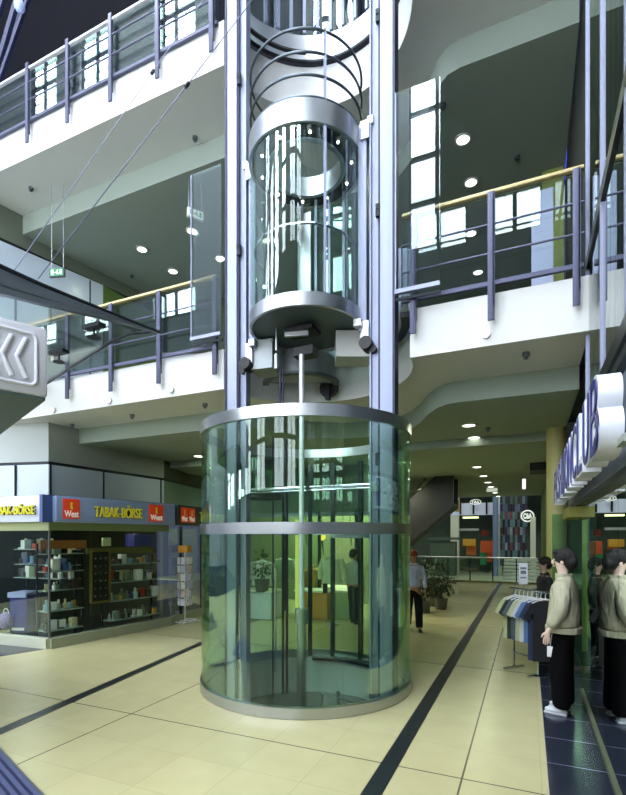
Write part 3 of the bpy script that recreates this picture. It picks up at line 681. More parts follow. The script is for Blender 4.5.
# shop interior shell
IN = [(Q0.x-.5, Q0.y+4.5), (Q0.x+3, Q0.y+7)]
nIn = Vector((-math.sin(rzt), math.cos(rzt), 0))
wallseg('wall_left.008', P0+nIn*2.6, P2+nIn*2.2, 0, 2.75, DKIN)
wallseg('wall_left.009', Q0+Vector((-.6, 3.4, 0)), P0+nIn*2.7, 0, 2.75, DKIN)
struct('ceiling.009', MB().slab([(Q0.x-.6, Q0.y+.1), (P0.x, P0.y+.1), (P1.x-.05, P1.y+.1), (P2.x, P2.y), (P2.x-3, P2.y+2.5), (Q0.x-.6, Q0.y+5)], 2.5, 2.55), mat('shop_ceiling', '#5a624e', .7))
# shelving, wooden header, framed board
GL2 = glass('shelf_glass', (.8, .92, .86), .8)
itemcols = ['#e8ebe6', '#d8dde2', '#20262c', '#3a2a22', '#7fa7b8', '#c9c39a', '#b23b2a', '#2f4f86', '#7a8c6a', '#e0b24a', '#5b6a74', '#40302a', '#9fb8b0']
IM = [mat('goods_%s' % c[1:], c, .35) for c in itemcols]
def goods_mb(kind, w, h):
    b = MB()
    if kind == 0: b.box((0, 0, h/2), (w, w*.7, h), bev=w*.06)
    elif kind == 1: b.tube([(0, 0, 0), (0, 0, h*.55), (0, 0, h*.68), (0, 0, h)], w*.35, 10); bmesh.ops.scale(b.bm, vec=(.45, .45, 1), verts=[v for v in b.bm.verts if v.co.z > h*.6])
    elif kind == 2: b.cyl(0, 0, w*.42, 0, h*.55, 12).tube([(w*.42, 0, h*.12), (w*.66, 0, h*.2), (w*.66, 0, h*.38), (w*.42, 0, h*.46)], w*.06, 6)
    else: b.box((0, 0, h*.08), (w*1.2, w*.8, h*.14)).box((0, .0, h*.5), (w*.9, w*.12, h*.85))
    return b
PROT = {}
def item(kind, m, world, rz_, sc, name, label, cat, group):
    key = (kind, m.name)
    me = PROT.get(key)
    if me is None:
        o = obj(name, goods_mb(kind, .1, .14), m); me = o.data; PROT[key] = me
    else:
        o = bpy.data.objects.new(name, me); C.objects.link(o)
    o.matrix_basis = T3(world) @ Matrix.Rotation(rz_, 4, 'Z') @ Matrix.Diagonal((sc, sc, sc, 1))
    return tag(o, label, cat, group)
KN = ['carton', 'bottle', 'mug', 'card_stand']
def shelf_unit(loc_, rz_, x0, x1, y, zs, label, glabel, dens=.085, dep=.3):
    T = T3(loc_) @ Matrix.Rotation(rz_, 4, 'Z')
    su = thing('display_shelves', label, 'shelf', T @ Vector(((x0+x1)/2, y, 0)), rz_)
    for z in zs: obj('shelf', MB().box((0, 0, z), (x1-x0, dep, .015)), mat('shelf_pale', '#8fa39a', .3), su, True)
    for x in (-(x1-x0)/2, (x1-x0)/2): obj('upright', MB().box((x, dep/2, (max(zs)+.2)/2), (.03, .03, max(zs)+.2)), DARKM, su, True)
    for zi, z in enumerate(zs):
        x = x0+.06
        row = ['bottom', 'second', 'third', 'fourth', 'fifth', 'top'][min(zi, 5)]
        while x < x1-.05:
            kd = random.choice((0, 0, 1, 1, 2, 3)); m_ = random.choice(IM)
            item(kd, m_, T @ Vector((x, y+random.uniform(-.08, .03), z+.008)), rz_+random.uniform(-.4, .4), random.uniform(.8, 1.7), KN[kd], 'small '+KN[kd].replace('_', ' ')+' among the goods on the '+row+' shelf of the '+glabel, KN[kd].replace('_', ' '), KN[kd].replace('_', ' ')+'s on the '+row+' shelf of the '+glabel)
            x += random.uniform(.6, 1.5)*dens
shelf_unit(loc, rzt, along(52), along(90), .35, (.26, .62, 1.0, 1.35, 1.68), 'glass display shelves of small goods right of the shop corner', 'first aisle window')
shelf_unit(loc, rzt, along(117), along(166), .35, (.26, .66, 1.05, 1.42), 'glass display shelves of small goods beneath the purple box', 'last aisle window')
shelf_unit(loc3, rz3, .4, L3-.15, .75, (1.18, 1.45, 1.75), 'tall shelves of goods behind the left window', 'left window', .085)
b = MB().box((along(70), .2, 1.86), (along(93)-along(47), .03, .16)); o = obj('header_board', b, shopwood); o.matrix_basis = T3(loc) @ Matrix.Rotation(rzt, 4, 'Z'); tag(o, 'orange-brown wooden board across the top of the first aisle window', 'board')
b = MB().box((along(128), .22, 1.72), (along(160)-along(95), .03, .12)); o = obj('header_board', b, mat('olive_board', '#6a6a38', .5)); o.matrix_basis = T3(loc) @ Matrix.Rotation(rzt, 4, 'Z'); tag(o, 'olive board across the top of the last aisle windows', 'board')
fb = thing('framed_display_case', 'tall dark display case with thin brass frame in the shop window', 'display case', loc, rzt)
xa, xb = along(96), along(114.5); zq0, zq1 = .70, 1.72
obj('case_back', MB().box(((xa+xb)/2, .2, (zq0+zq1)/2), (xb-xa, .06, zq1-zq0)), DARK, fb, True)
b = MB()
for x in (xa, xb): b.box((x, .16, (zq0+zq1)/2), (.04, .04, zq1-zq0))
for z in (zq0, zq1): b.box(((xa+xb)/2, .16, z), (xb-xa, .04, .04))
obj('brass_frame', b, mat('brass', '#8a7a3c', .35, .7), fb, True)
for i in range(6):
    for j in range(3): obj('pinned_item', MB().ball((xa+(xb-xa)*(j+.8)/3.6, .155, zq0+.12+i*.15), .018), STEELD, fb, True)
pb = obj('purple_box', MB().box((along(150), .3, 1.93), (along(161)-along(139), .3, .27), bev=.01), mat('purple_blue', '#3b3f94', .4)); pb.name = 'display_box'; pb.matrix_basis = T3(loc) @ Matrix.Rotation(rzt, 4, 'Z'); tag(pb, 'purple-blue box on top of the display in the last aisle window', 'box')
wb = obj('shop_notice', MB().box((along(111), .15, 1.9), (.2, .03, .17), bev=.01), mat('notice', '#c9d6b4', .5)); wb.matrix_basis = T3(loc) @ Matrix.Rotation(rzt, 4, 'Z'); tag(wb, 'small pale notice above the brass-framed display case', 'notice')
# blue cabinet
p = W(22, 0, 9.55); p.z = 0
bc = thing('blue_cabinet', 'squat purple-blue cabinet with pale top edge inside the left shop window', 'cabinet', p, rz3+.25)
BC = mat('cabinet_violet', '#1a1880', .35)
obj('cabinet_body', MB().box((0, .1, .5), (.36, .42, .75), bev=.02), BC, bc, True)
obj('cabinet_top', MB().box((0, .08, .89), (.40, .46, .05), bev=.01).box((0, -.13, .86), (.38, .05, .09)), mat('cabinet_top_pale', '#aab4e0', .4), bc, True)
obj('cabinet_foot', MB().box((0, .1, .07), (.3, .36, .12)), DARK, bc, True)
obj('cabinet_label', MB().box((0, -.12, .2), (.26, .01, .05)), WHITE, bc, True)
p = W(6, 0, 9.45); bg = thing('gift_bag', 'round patterned white and purple bag beside the blue cabinet', 'bag', (p.x, p.y, .18))
obj('bag_body', MB().ball((p.x, p.y, .36), .16, (1, .8, 1.1)), mat('bag_pattern', '#8f7fb0', .5, var=.8, vscale=25), bg); obj('bag_handle', MB().tube([(p.x+.08*math.cos(k*PI/8), p.y, .5+.1*math.sin(k*PI/8)) for k in range(9)], .01, 6), WHITE, bg)
# shop lamps
for i, px in enumerate((58, 90, 118, 145)):
    T = T3(loc) @ Matrix.Rotation(rzt, 4, 'Z'); p = T @ Vector((along(px), .3, 2.42))
    s = thing('shop_spotlight', 'small bright spotlight under the shop ceiling, number %s along the aisle window' % ['one', 'two', 'three', 'four'][i], 'spotlight', p, 0, 'shop window spotlights'); obj('spot_bulb', MB().ball(p-Vector((0, 0, .06)), .035), emis('spotlamp', (1, .95, .7), 18), s); obj('spot_case', MB().cyl(p.x, p.y, .05, p.z-.03, p.z+.08, 12), DARKM, s)
    light('shop_spot', 'AREA', p-Vector((0, 0, .12)), 2.5, (1, .95, .75), .12)
light('shop_fill_left', 'AREA', W(20, 0, 9.6).xy.to_3d()+Vector((0, 0, 2.4)), 10, (.85, 1, .8), .8)
# postcard stand
p = FL(185, 622.5); cs = thing('postcard_stand', 'white wire postcard stand with orange topper outside tobacconist', 'postcard stand', p, .2)
obj('stand_pole', MB().cyl(0, 0, .016, 0, 1.75, 10), WHITE, cs, True)
b = MB()
for a in range(4): b.bar((0, 0, .05), (.34*math.cos(a*PI/2+.4), .34*math.sin(a*PI/2+.4), .03), .03, .03)
obj('stand_base', b.ring(0, 0, .24, .27, .03, .06, n=24), WHITE, cs, True)
obj('topper', MB().box((0, 0, 1.72), (.24, .24, .16), bev=.01), mat('topper_orange', '#d79a2e', .5), cs, True)
cm = [mat('card_%d' % i, c, .5, var=.35, vscale=18) for i, c in enumerate(['#dfe3ee', '#c9cfe2', '#d9dccf', '#aeb7cf', '#c7b7a9'])]
for tier in range(6):
    z = .5+tier*.19
    obj('wire_tier', MB().ring(0, 0, .15, .165, z-.085, z-.075, n=16), WHITE, cs, True)
    for j in range(8):
        a = j*PI/4+.2; obj('postcard', MB().box((.16*math.cos(a), .16*math.sin(a), z), (.012, .10, .15), rz=a), cm[(tier*3+j) % 5], cs, True)
bs = tag(obj('stool_box', MB().box(W(187, 612, 12.2), (.5, .3, .05)).box(W(187, 616, 12.2), (.4, .25, .12)), BLUE), 'low blue-white display bench behind the foot of the postcard stand', 'bench')
# ================================================================ boutique behind the lift
bx0, bx1, by = -7.2, -2.6, 11.4
struct('wall_back.004', MB().box((-6.2, 13.9, 1.9), (4.6, .15, 3.8)), mat('boutique_wall', '#7f8668', .7, var=.1))
struct('ceiling.010', MB().box(((bx0+bx1)/2, by+.1, 3.2), (4.6, .2, 1.2)), mat('boutique_header', '#5f7466', .5))
bsf = thing('boutique_front', 'glazed boutique front with dark frames seen through the lift glass', 'shopfront', (bx0, by, 0))
for x in (bx0, -5.9, -4.9, -3.9, bx1): obj('frame_post', MB().box((x, by, 1.35), (.06, .08, 2.6)), DARKM, bsf)
obj('transom', MB().box(((bx0+bx1)/2, by, 2.58), (bx1-bx0, .08, .1)), STEELD, bsf)
for a, c in ((bx0, -5.9), (-5.9, -4.9), (-3.9, bx1)): obj('glass_pane', MB().box(((a+c)/2, by, 1.3), (c-a-.06, .012, 2.5)), GSHOP, bsf)
for i, (x, y) in enumerate(((-6.4, 13), (-5, 13), (-3.6, 13), (-4.3, 12.2))): light('boutique_glow', 'AREA', (x, y, 3.6), 75, (1, .97, .74), .8)
def garment_stand(x, y, col, z0, z1, label, w=.42):
    g = thing('dressed_torso', label, 'clothes dummy', (x, y, 0))
    obj('stand', MB().cyl(0, 0, .015, 0, z0, 8).cyl(0, 0, .16, 0, .02, 20), STEEL, g, True)
    m_ = mat('cloth_'+col[1:], col, .8, var=.06, bump=.3, vscale=12)
    zz = [z0, z0+(z1-z0)*.35, z0+(z1-z0)*.7, z1-.06, z1]; ww = [w*.5, w*.42, w*.5, w*.45, w*.12]
    b = MB(); rings = []
    for z, r_ in zip(zz, ww): rings.append([b.bm.verts.new((r_*math.cos(k*PI/8), r_*.55*math.sin(k*PI/8), z)) for k in range(16)])
    for i in range(len(rings)-1):
        for k in range(16): b.bm.faces.new((rings[i][k], rings[i][(k+1) % 16], rings[i+1][(k+1) % 16], rings[i+1][k]))
    b.bm.faces.new(rings[0]); b.bm.faces.new(rings[-1])
    obj('top_garment', b, m_, g, True)
    for sx in (-1, 1): obj('sleeve', MB().tube([(sx*w*.42, 0, z1-.08), (sx*w*.58, 0, z1-.3), (sx*w*.6, .02, z1-.52)], .075, 10, .055), m_, g, True)
    obj('neck', MB().cyl(0, 0, .05, z1-.02, z1+.08, 12), WOOD, g, True)
    return g
def gp(px, d_): v = W(px, 0, d_); return v.x, v.y
x, y = gp(332, 11.0); garment_stand(x, y, '#cfd2b4', .95, 1.55, 'clothes dummy in a pale cream top behind the lift doors', .5)
x, y = gp(262, 12.5); garment_stand(x, y, '#d9dde0', .75, 1.4, 'clothes dummy in a white top behind left half of lift glass', .6)
x, y = gp(285, 13.2); garment_stand(x, y, '#b9c6b2', .8, 1.45, 'clothes dummy in a grey-green top left of the lift piston', .5)
x, y = gp(314, 12.6); garment_stand(x, y, '#b98c3c', .5, 1.2, 'clothes dummy in an ochre dress behind the lift piston', .5)
for i, (px, dd, col, w_) in enumerate(((316, 12.0, '#c98a3a', 'ochre'), (335, 12.8, '#d7d8c0', 'cream'), (343, 12.0, '#8fa46a', 'green'), (262, 12.0, '#c7cfd6', 'white'))):
    x, y = gp(px, dd); tb = thing('display_table', w_+' cloth-covered display table in the boutique behind the lift', 'table', (x, y, 0))
    obj('table_skirt', MB().box((0, 0, .33), (.85, .6, .66), bev=.04), mat('tcloth%d' % i, col, .8, var=.08), tb, True); obj('table_top', MB().box((0, 0, .68), (.9, .65, .04)), mat('table_top_pale', '#dcdcc8', .5), tb, True)
def plant(x, y, z, r, label, nl=160, cols=('#3f5a2a', '#6f8a3e')):
    pt = thing('potted_plant', label, 'plant', (x, y, z))
    obj('pot', MB().cyl(0, 0, .15, 0, .3, 20, .19), mat('pot_grey', '#5a5a52', .6), pt, True)
    obj('stem', MB().tube([(0, 0, .25), (.02, .02, .7)], .02, 8, .012), mat('stem_brown', '#4a3a22', .8), pt, True)
    b = MB()
    for i in range(nl):
        d_ = Vector((random.gauss(0, 1), random.gauss(0, 1), random.gauss(0, .9))).normalized(); q_ = d_*r*random.uniform(.4, 1)+Vector((0, 0, .35+r))
        a_ = d_.cross(Vector((0, 0, 1))).normalized()*.035; t_ = (d_+Vector((0, 0, -.4))).normalized()*.12
        b.poly([q_, q_+a_+t_*.5, q_+t_, q_-a_+t_*.5])
    obj('leaves', b, mat('leaf_'+cols[0][1:], cols[0], .5, var=.4, vscale=8), pt, True); return pt
x, y = gp(262, 11.7); plant(x, y, .68, .32, 'bushy plant on the display table behind the left half of the lift')
for i, (px, dd, z) in enumerate(((350, 12.2, 2.25), (322, 12.6, 2.0), (306, 12.8, 2.2))):
    v = W(px, 0, dd); lm = thing('glowing_display_lamp', ['large orange', 'small amber', 'yellow'][i]+' glowing lamp hanging in the boutique behind the lift', 'lamp', (v.x, v.y, z))
    obj('lamp_shade', MB().ball((0, 0, 0), .1 if i else .15, (1, 1, .9)), emis('orange_glow%d' % i, (1, .45+.15*i, .12), 2.2), lm, True); obj('lamp_cord', MB().tube([(0, 0, .1), (0, 0, 3.8-z)], .008, 6), DARK, lm, True)
    obj('lamp_tail', MB().tube([(0, 0, -.1), (.04, 0, -.45)], .03, 6, .01), mat('tail_green', '#4a5a2a', .6), lm, True)
v = W(297, 0, 11.2); tag(obj('light_tube', MB().box((v.x, v.y, 1.2), (.07, .05, 2.4)), emis('yellow_tube', (.95, .85, .25), 1.1)), 'yellow glowing vertical light strip left of the lift piston', 'light')
v = W(260, 0, 10.8); dr = thing('reflection_drum', 'dark-rimmed drum shape imitating a reflection in the upper lift glass', 'reflection shape', (v.x, v.y, 2.8))  # drum shape built in place of a reflection in the glass
obj('upper_rim', MB().ring(v.x, v.y, .5, .53, 3.70, 3.82, n=48), DARK, dr); obj('lower_rim', MB().ring(v.x, v.y, .5, .53, 2.85, 2.98, n=48), DARK, dr); obj('drum_skin', MB().ring(v.x, v.y, .505, .515, 2.98, 3.70, n=48), glass('drum_skin', (.55, .7, .6), 1), dr)
# ================================================================ staircase / escalator right behind the lift
es = thing('escalator', 'dark escalator climbing to the ceiling right of the lift in the background', 'escalator', (-4.2, 15.2, 0))
sx0, sz0, sx1, sz1 = -6.2, .0, -2.0, ZD1+.05
yv0, yv1 = 14.6, 15.6
for yy in (yv0, yv1):
    b = MB(); b.prism([(sx0, yy, sz0), (sx0+.7, yy, sz0), (sx1, yy, sz1-.95), (sx1, yy, sz1+.0), (sx1-.5, yy, sz1), (sx0, yy, sz0+.5)], (0, .08, 0)); obj('truss_panel', b, mat('escalator_black', '#14181a', .4), es)
    obj('handrail', MB().tube([(sx0, yy, 1.0), (sx0+.6, yy, 1.05), (sx1-.8, yy, sz1-.1)], .04, 8), mat('rail_brown', '#4d4a3c', .4), es)
    obj('balustrade', MB().prism([(sx0, yy+.03, .4), (sx1-.8, yy+.03, sz1-.7), (sx1-.8, yy+.03, sz1-.12), (sx0+.5, yy+.03, 1.03), (sx0, yy+.03, 1.0)], (0, .012, 0)), GSHOP, es)
b = MB()
for i in range(18):
    f_ = i/18; b.box((sx0+.4+(sx1-sx0-.9)*f_, (yv0+yv1)/2+.04, .1+(sz1-.5)*f_), (.24, .9, .2))
obj('steps', b, DARKM, es)
obj('underside', MB().prism([(sx0+.7, yv0+.08, sz0), (sx1, yv0+.08, sz1-.95), (sx1, yv0+.08, sz1-.85), (sx0+.6, yv0+.08, sz0+.1)], (0, .92, 0)), mat('esc_under', '#1c2023', .5), es)
for i, (px, dd) in enumerate(((424, 12.8), (433, 14.0), (441, 13.4))):
    v = W(px, 0, dd); plant(v.x, v.y, 0, .5, ['bushy', 'dense', 'dark'][i]+' potted plant standing below the escalator, '+['nearest the lift glass', 'in the middle', 'furthest right'][i], 420, ('#22331a', '#3c5028'))
# ================================================================ far end of the aisle: glass balustrade and second hall
YE = 22.6
fr_ = thing('far_glass_balustrade', 'long glass balustrade at the far end of the aisle', 'railing', (-2, YE, 0))
x0, x1 = W(440, 0, 24).x-2.2, W(540, 0, 22).x
obj('top_rail', MB().tube([(x0, YE, 1.08), (x1, YE, 1.08)], .03, 8), STEEL, fr_); obj('glass_panels', MB().box(((x0+x1)/2, YE, .55), (x1-x0, .012, .98)), GRAIL, fr_)
k_ = 0; xx = x0
while xx <= x1+.01: obj('baluster', MB().box((xx, YE, .53), (.05, .05, 1.06)), DARKM, fr_); xx += (x1-x0)/7.0
obj('kerb', MB().box(((x0+x1)/2, YE, .03), (x1-x0, .12, .06)), mat('kerb_yellowish', '#9a9a62', .5), fr_)
struct('floor.006', MB().box((-4, 34, -.55), (34, 22, .1)), mat('hall_floor', '#b3bda0', .3, var=.1))
YH = 34.0
struct('wall_back.005', MB().box((-4, YH+3.5, 5.5), (30, .2, 13)), mat('far_hall_wall', '#4a5a4c', .7, var=.15))
def hx(px, Y=YH): return W(px, 0, dY(px, Y)).x
def hz(px, py, Y=YH): return onY(px, py, Y).z
pf = thing('far_shop_portal', 'white framed shop portal beyond the far balustrade', 'shopfront', (hx(475), YH, -.5))
PW = mat('portal_white', '#d9ded2', .6)
for a, c in ((451, 459), (497, 502)):
    obj('portal_pier', MB().box(((hx(a)+hx(c))/2, YH, (hz(a, 497)-.5)/2), (hx(c)-hx(a), .4, hz(a, 497)+.5)), PW, pf)
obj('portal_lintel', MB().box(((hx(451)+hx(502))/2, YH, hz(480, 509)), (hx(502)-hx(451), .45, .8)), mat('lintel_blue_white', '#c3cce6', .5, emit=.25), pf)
for px in (461, 474, 487): obj('lintel_fin', MB().box((hx(px), YH-.3, hz(px, 507)), (.1, .2, 1.0)), DARKM, pf)
struct('wall_back.006', MB().box(((hx(440)+hx(540))/2, YH+.4, hz(480, 497)+1.2), (hx(560)-hx(430), .3, 2.4)), mat('far_dark_band', '#353d34', .7))
for i, (a, c, y0, y1, col, nm) in enumerate(((461, 474, 539, 546, '#d9a53c', 'yellow'), (479, 492, 541, 553, '#c8562e', 'orange-red'), (464, 474, 546, 556, '#b56a34', 'brown-orange'), (478, 484, 545, 566, '#2f9a63', 'green'), (485, 492, 553, 563, '#d0683a', 'orange'), (479, 486, 530, 536, '#8f3b30', 'dark red'))):
    o = obj('display_stand', MB().box(((hx(a)+hx(c))/2, YH+1.2+i*.15, (hz(a, y0)+hz(a, y1))/2), (hx(c)-hx(a), .5, hz(a, y0)-hz(a, y1)), bev=.03), mat('disp%d' % i, col, .5, emit=.12)); tag(o, nm+' display block inside the far white portal', 'display')  # blocks are no lamps; a faint glow is put into their colour
o = obj('light_strip', MB().box((hx(469), YH+1.0, hz(469, 517)), (hx(477)-hx(461), .2, .12)), emis('strip_yellow', (.9, 1, .5), 2.5), pf)
o = obj('lettered_strip', MB().box((hx(468), YH+.6, hz(468, 529.5)), (hx(478)-hx(458), .05, .16)), WHITE, pf)
struct('wall_right.005', MB().box((.69, 8.2, 6.87), (.1, 3.8, 3.85)), mat('dark_side_wall', '#14191c', .7))
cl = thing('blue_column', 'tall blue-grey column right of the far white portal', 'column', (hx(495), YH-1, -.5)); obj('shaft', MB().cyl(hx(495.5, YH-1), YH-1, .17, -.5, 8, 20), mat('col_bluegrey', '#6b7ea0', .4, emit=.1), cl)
# collage banner: many dark coloured panels
cb_ = thing('collage_banner', 'tall dark banner made of many small pictures beyond the balustrade', 'banner', (hx(517), YH-.6, 1))
bcols = ['#27314a', '#4d5a6e', '#3b2e3c', '#54717a', '#6b3a36', '#2b3b36', '#7d8a92', '#2a2540', '#405d50', '#1b1f2a']
for i in range(12):
    for j in range(9):
        a = 500+i*2.5; y0 = 497+j*7.6
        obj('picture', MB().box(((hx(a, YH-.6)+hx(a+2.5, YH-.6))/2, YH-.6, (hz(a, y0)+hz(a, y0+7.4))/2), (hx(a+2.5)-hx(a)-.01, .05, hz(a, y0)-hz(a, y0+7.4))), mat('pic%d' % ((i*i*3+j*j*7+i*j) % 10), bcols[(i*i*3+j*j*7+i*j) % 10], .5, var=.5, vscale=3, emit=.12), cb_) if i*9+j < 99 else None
sg = thing('oval_store_sign', 'white oval outlined store sign on the dark banner, far away', 'sign', onY(528, 516, YH-.9))
p = onY(527.5, 516, YH-.9); rx_, rz_ = (hx(533.5)-hx(521.5))/2, .34
em = mat('sign_glow_white', '#f4f6ef', .4, emit=.9)
obj('oval_outline', MB().tube([p+Vector((rx_*math.cos(k*PI/16), 0, rz_*math.sin(k*PI/16))) for k in range(33)], .04, 6), em, sg)
b = MB(); text_mb(b, 'C&A', .5, .05, T3(p+Vector((-rx_*.68, -.02, -rz_*.5))), .02, width=rx_*1.4, height=rz_*1.0); obj('sign_lettering', b, em, sg)
sg2 = thing('oval_store_sign', 'small white oval store sign above the far white portal', 'sign', onY(475, 502, YH-.5)); p = onY(475.5, 502, YH-.5)
obj('oval_outline', MB().tube([p+Vector((.34*math.cos(k*PI/16), 0, .16*math.sin(k*PI/16))) for k in range(33)], .018, 6), em, sg2)
b = MB(); text_mb(b, 'C&A', .3, .05, T3(p+Vector((-.22, -.02, -.08))), .004, width=.44, height=.16); obj('sign_lettering', b, em, sg2)
wp = obj('white_pier', MB().box((hx(533, YH-2), YH-2, 1.35), (.3, .3, 3.7)), PW); tag(wp, 'narrow white pier at the right end of the dark banner', 'pillar')
st = thing('far_staircase', 'pale staircase seen through the right end of the balustrade', 'staircase', (hx(525, 27), 27, -.5))
for i in range(7): obj('step', MB().box((hx(524, 27+i*.3), 26.4+i*.35, -.3+i*.17), (2.0, .36, .12)), PW, st)
tag(obj('market_kiosk', MB().box((hx(447), YH-1.5, .6), (1.6, 1, 2.2)).box((hx(447), YH-1.5, 1.9), (1.9, 1.2, .15)), mat('kiosk', '#55685c', .5)), 'pale green kiosk left of the far white portal', 'kiosk')
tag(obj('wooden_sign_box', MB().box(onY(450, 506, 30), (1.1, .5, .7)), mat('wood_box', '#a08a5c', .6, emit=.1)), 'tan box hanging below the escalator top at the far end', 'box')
for i, x in enumerate((-9, -5, -1, 2)): light('hall_glow', 'AREA', (x, 29, 9), 230, (.95, 1, .8), 3)
pl = thing('pendant_lamp', 'slim white pendant lamp hanging over the right aisle', 'lamp', W(524, 484, 11.5)); p = W(524, 484, 11.5)
obj('lamp_tube', MB().cyl(p.x, p.y, .04, p.z-.12, p.z+.12, 12), emis('pendant_white', (1, 1, .95), 1.6), pl); obj('cord', MB().tube([p+Vector((0, 0, .1)), (p.x, p.y, ZD1)], .006, 6), STEEL, pl)
p = FL(492, 486.5, ZD1-.05); bx_ = tag(obj('hanging_arrow_sign', MB().box(p-Vector((0, 0, .12)), (.35, .05, .12)), emis('arrow_sign', (.9, 1, .8), .8)), 'small lit hanging sign among the far ceiling lights', 'sign')
# aisle right wall and cabinets
struct('wall_right.002', MB().box((.62, 16.6, 1.9), (.2, 12.6, 3.8)), mat('aisle_green_wall', '#6f7c46', .7, var=.06))
tag(obj('wall_ventilation_box', MB().box(W(541, 461, 12.0), (.5, .9, .55)), DARK), 'black ventilation box under the ceiling beside the yellow column', 'ventilation box')
struct('wall_left.010', MB().box((-9.5, 19, 1.9), (.2, 8, 3.8)), DKG)
# round column
oc = thing('round_column', 'pale yellow round column behind the dressed mannequin', 'column', (.47, 9.75, 0)); obj('shaft', MB().cyl(.47, 9.75, .165, 0, ZC1, 32), mat('column_cream', '#c2bb7d', .55), oc)
# ================================================================ right shop
XS = .64
rs = thing('clothes_shopfront', 'reflective glass clothes shop window along the right side', 'shopfront', (XS, 5, 0))
for a, c in ((1.6, 3.0), (3.0, 4.35), (4.35, 5.75), (5.75, 7.1)):
    obj('glass_pane', MB().box((XS, (a+c)/2, 1.26), (.012, c-a-.012, 2.4)), glass('shop_mirrorish', (.62, .68, .66), 2.2, base=.08), rs)
obj('floor_channel', MB().box((XS, 4.35, .025), (.05, 5.5, .05)), mat('olive_channel', '#7c8468', .4, .5), rs)
obj('head_beam', MB().box((XS-.02, 4.9, 2.55), (.12, 6.7, .2)), mat('duct_silver', '#9aa3ae', .35, .8, var=.15, vscale=20), rs)
obj('under_beam', MB().box((XS-.0, 4.9, 2.43), (.14, 6.7, .04)), DARKM, rs)
obj('entrance_head', MB().box((XS-.06, 7.75, 2.33), (.2, 1.2, .14)), mat('entrance_olive', '#a0a050', .5), rs)
obj('entrance_glass', MB().box((XS, 8.3, 1.2), (.6, .012, 2.3)), glass('edge_green', (.6, .82, .72), 1.2), rs)
obj('fascia_panel', MB().box((XS+.02, 4.9, 3.05), (.08, 6.7, .8)), mat('fascia_greyblue', '#6f7a90', .4, .3), rs)
# interior
struct('ceiling.011', MB().box((2.2, 5.2, 2.62), (3.0, 7.8, .08)), mat('shop_in_ceiling', '#8b927c', .7))
struct('wall_right.004', MB().box((1.9, 9.15, 1.3), (2.1, .1, 2.6)), mat('shop_end_wall', '#55603f', .7, var=.3, vscale=3))
struct('wall_right.003', MB().box((2.9, 5.2, 1.3), (.1, 7.8, 2.6)), mat('shop_in_wall', '#39432f', .7, var=.3, vscale=2))
for i, y in enumerate((3.2, 4.6, 6.0, 7.4)):
    light('clothes_shop_glow', 'AREA', (1.7, y, 2.5), 16, (1, 1, .75), .4)
    tag(obj('strip_lamp', MB().box((1.5, y, 2.56), (.9, .12, .03)), emis('strip', (1, 1, .8), 4)), 'white strip lamp on clothes shop ceiling seen through the glass', 'lamp', 'clothes shop strip lamps')
def hung(x, y, z, col, rz_, label, cat='shirt', h=.62, w=.4, name='hanging_shirt', group=None):
    g = thing(name, label, cat, (x, y, z), rz_, group)
    m_ = mat('fab_'+col[1:], col, .85, var=.08, bump=.25, vscale=15)
    b = MB(); n = 9; pf_, pb_ = [], []
    prof = [(-.10*w/.4, 0), (-w/2, -.05), (-w/2-.10, -.24), (-w/2-.04, -.28), (-w/2+.03, -.16), (-w/2+.03, -h), (w/2-.03, -h), (w/2-.03, -.16), (w/2+.04, -.28), (w/2+.10, -.24), (w/2, -.05), (.10*w/.4, 0)]
    b.prism([(px2, -.022, pz2) for px2, pz2 in prof], (0, .045, 0)); obj('garment', b, m_, g, True)
    hb = MB().tube([(-.18, 0, -.03), (0, 0, .03), (.18, 0, -.03)], .012, 6).tube([(0, 0, .03), (0, 0, .085), (.02, 0, .11), (0, 0, .125)], .005, 6); obj('hanger', hb, WHITE, g, True)
    return g
# rack outside
rx, ry = gp(541, 6.9); rx -= .0
rk = thing('clothes_rack', 'chrome clothes rack with hanging tops behind the mannequin', 'clothes rack', (rx, ry, 0), 0)
TR = 1.22
r0 = W(513, 0, 7.35); r0.z = 0; r1 = W(549, 0, 6.75); r1.z = 0; RL = (r1-r0).length; ra = math.atan2(r1.y-r0.y, r1.x-r0.x)
rk.matrix_basis = T3(r0) @ Matrix.Rotation(ra, 4, 'Z')
for dx in (.02, RL*.72): obj('rack_leg', MB().tube([(dx, 0, 0.03), (dx, 0, TR)], .016, 8).box((dx, 0, .02), (.04, .4, .03)), CHROME, rk, True)
obj('rack_rail', MB().tube([(-.06, 0, TR), (RL+.06, 0, TR)], .016, 8), CHROME, rk, True); obj('lower_rail', MB().tube([(.02, 0, .25), (RL*.72, 0, .25)], .012, 8), CHROME, rk, True)
for i, (col, nm) in enumerate((('#c8d0a0', 'pale lime top'), ('#2c4030', 'dark green shirt'), ('#5a6270', 'slate grey shirt'), ('#b9c09a', 'sage top'), ('#d4d8d4', 'white top'), ('#5f82b4', 'light blue shirt'), ('#2e3a58', 'navy shirt'), ('#17191c', 'black jacket'))):
    q_ = r0+(r1-r0)*((i+.6)/8.4)
    hung(q_.x, q_.y, TR-.125, col, ra+hd(62), nm+' hanging on the chrome rack behind the mannequin', 'shirt' if 'jacket' not in nm else 'jacket', .62 if i < 6 else .85)
pc_ = None
sc = thing('price_card', 'white printed card standing above the clothes rack', 'price card', (r0+(r1-r0)*.3)+Vector((0, 0, TR+.016)), A); cd_ = obj('card', MB().box((0, 0, .22), (.13, .012, .32), bev=.004), mat('card_white', '#d6dbe6', .5), sc, True); obj('card_stem', MB().tube([(0, 0, 0), (0, 0, .08)], .006, 6), CHROME, sc, True)
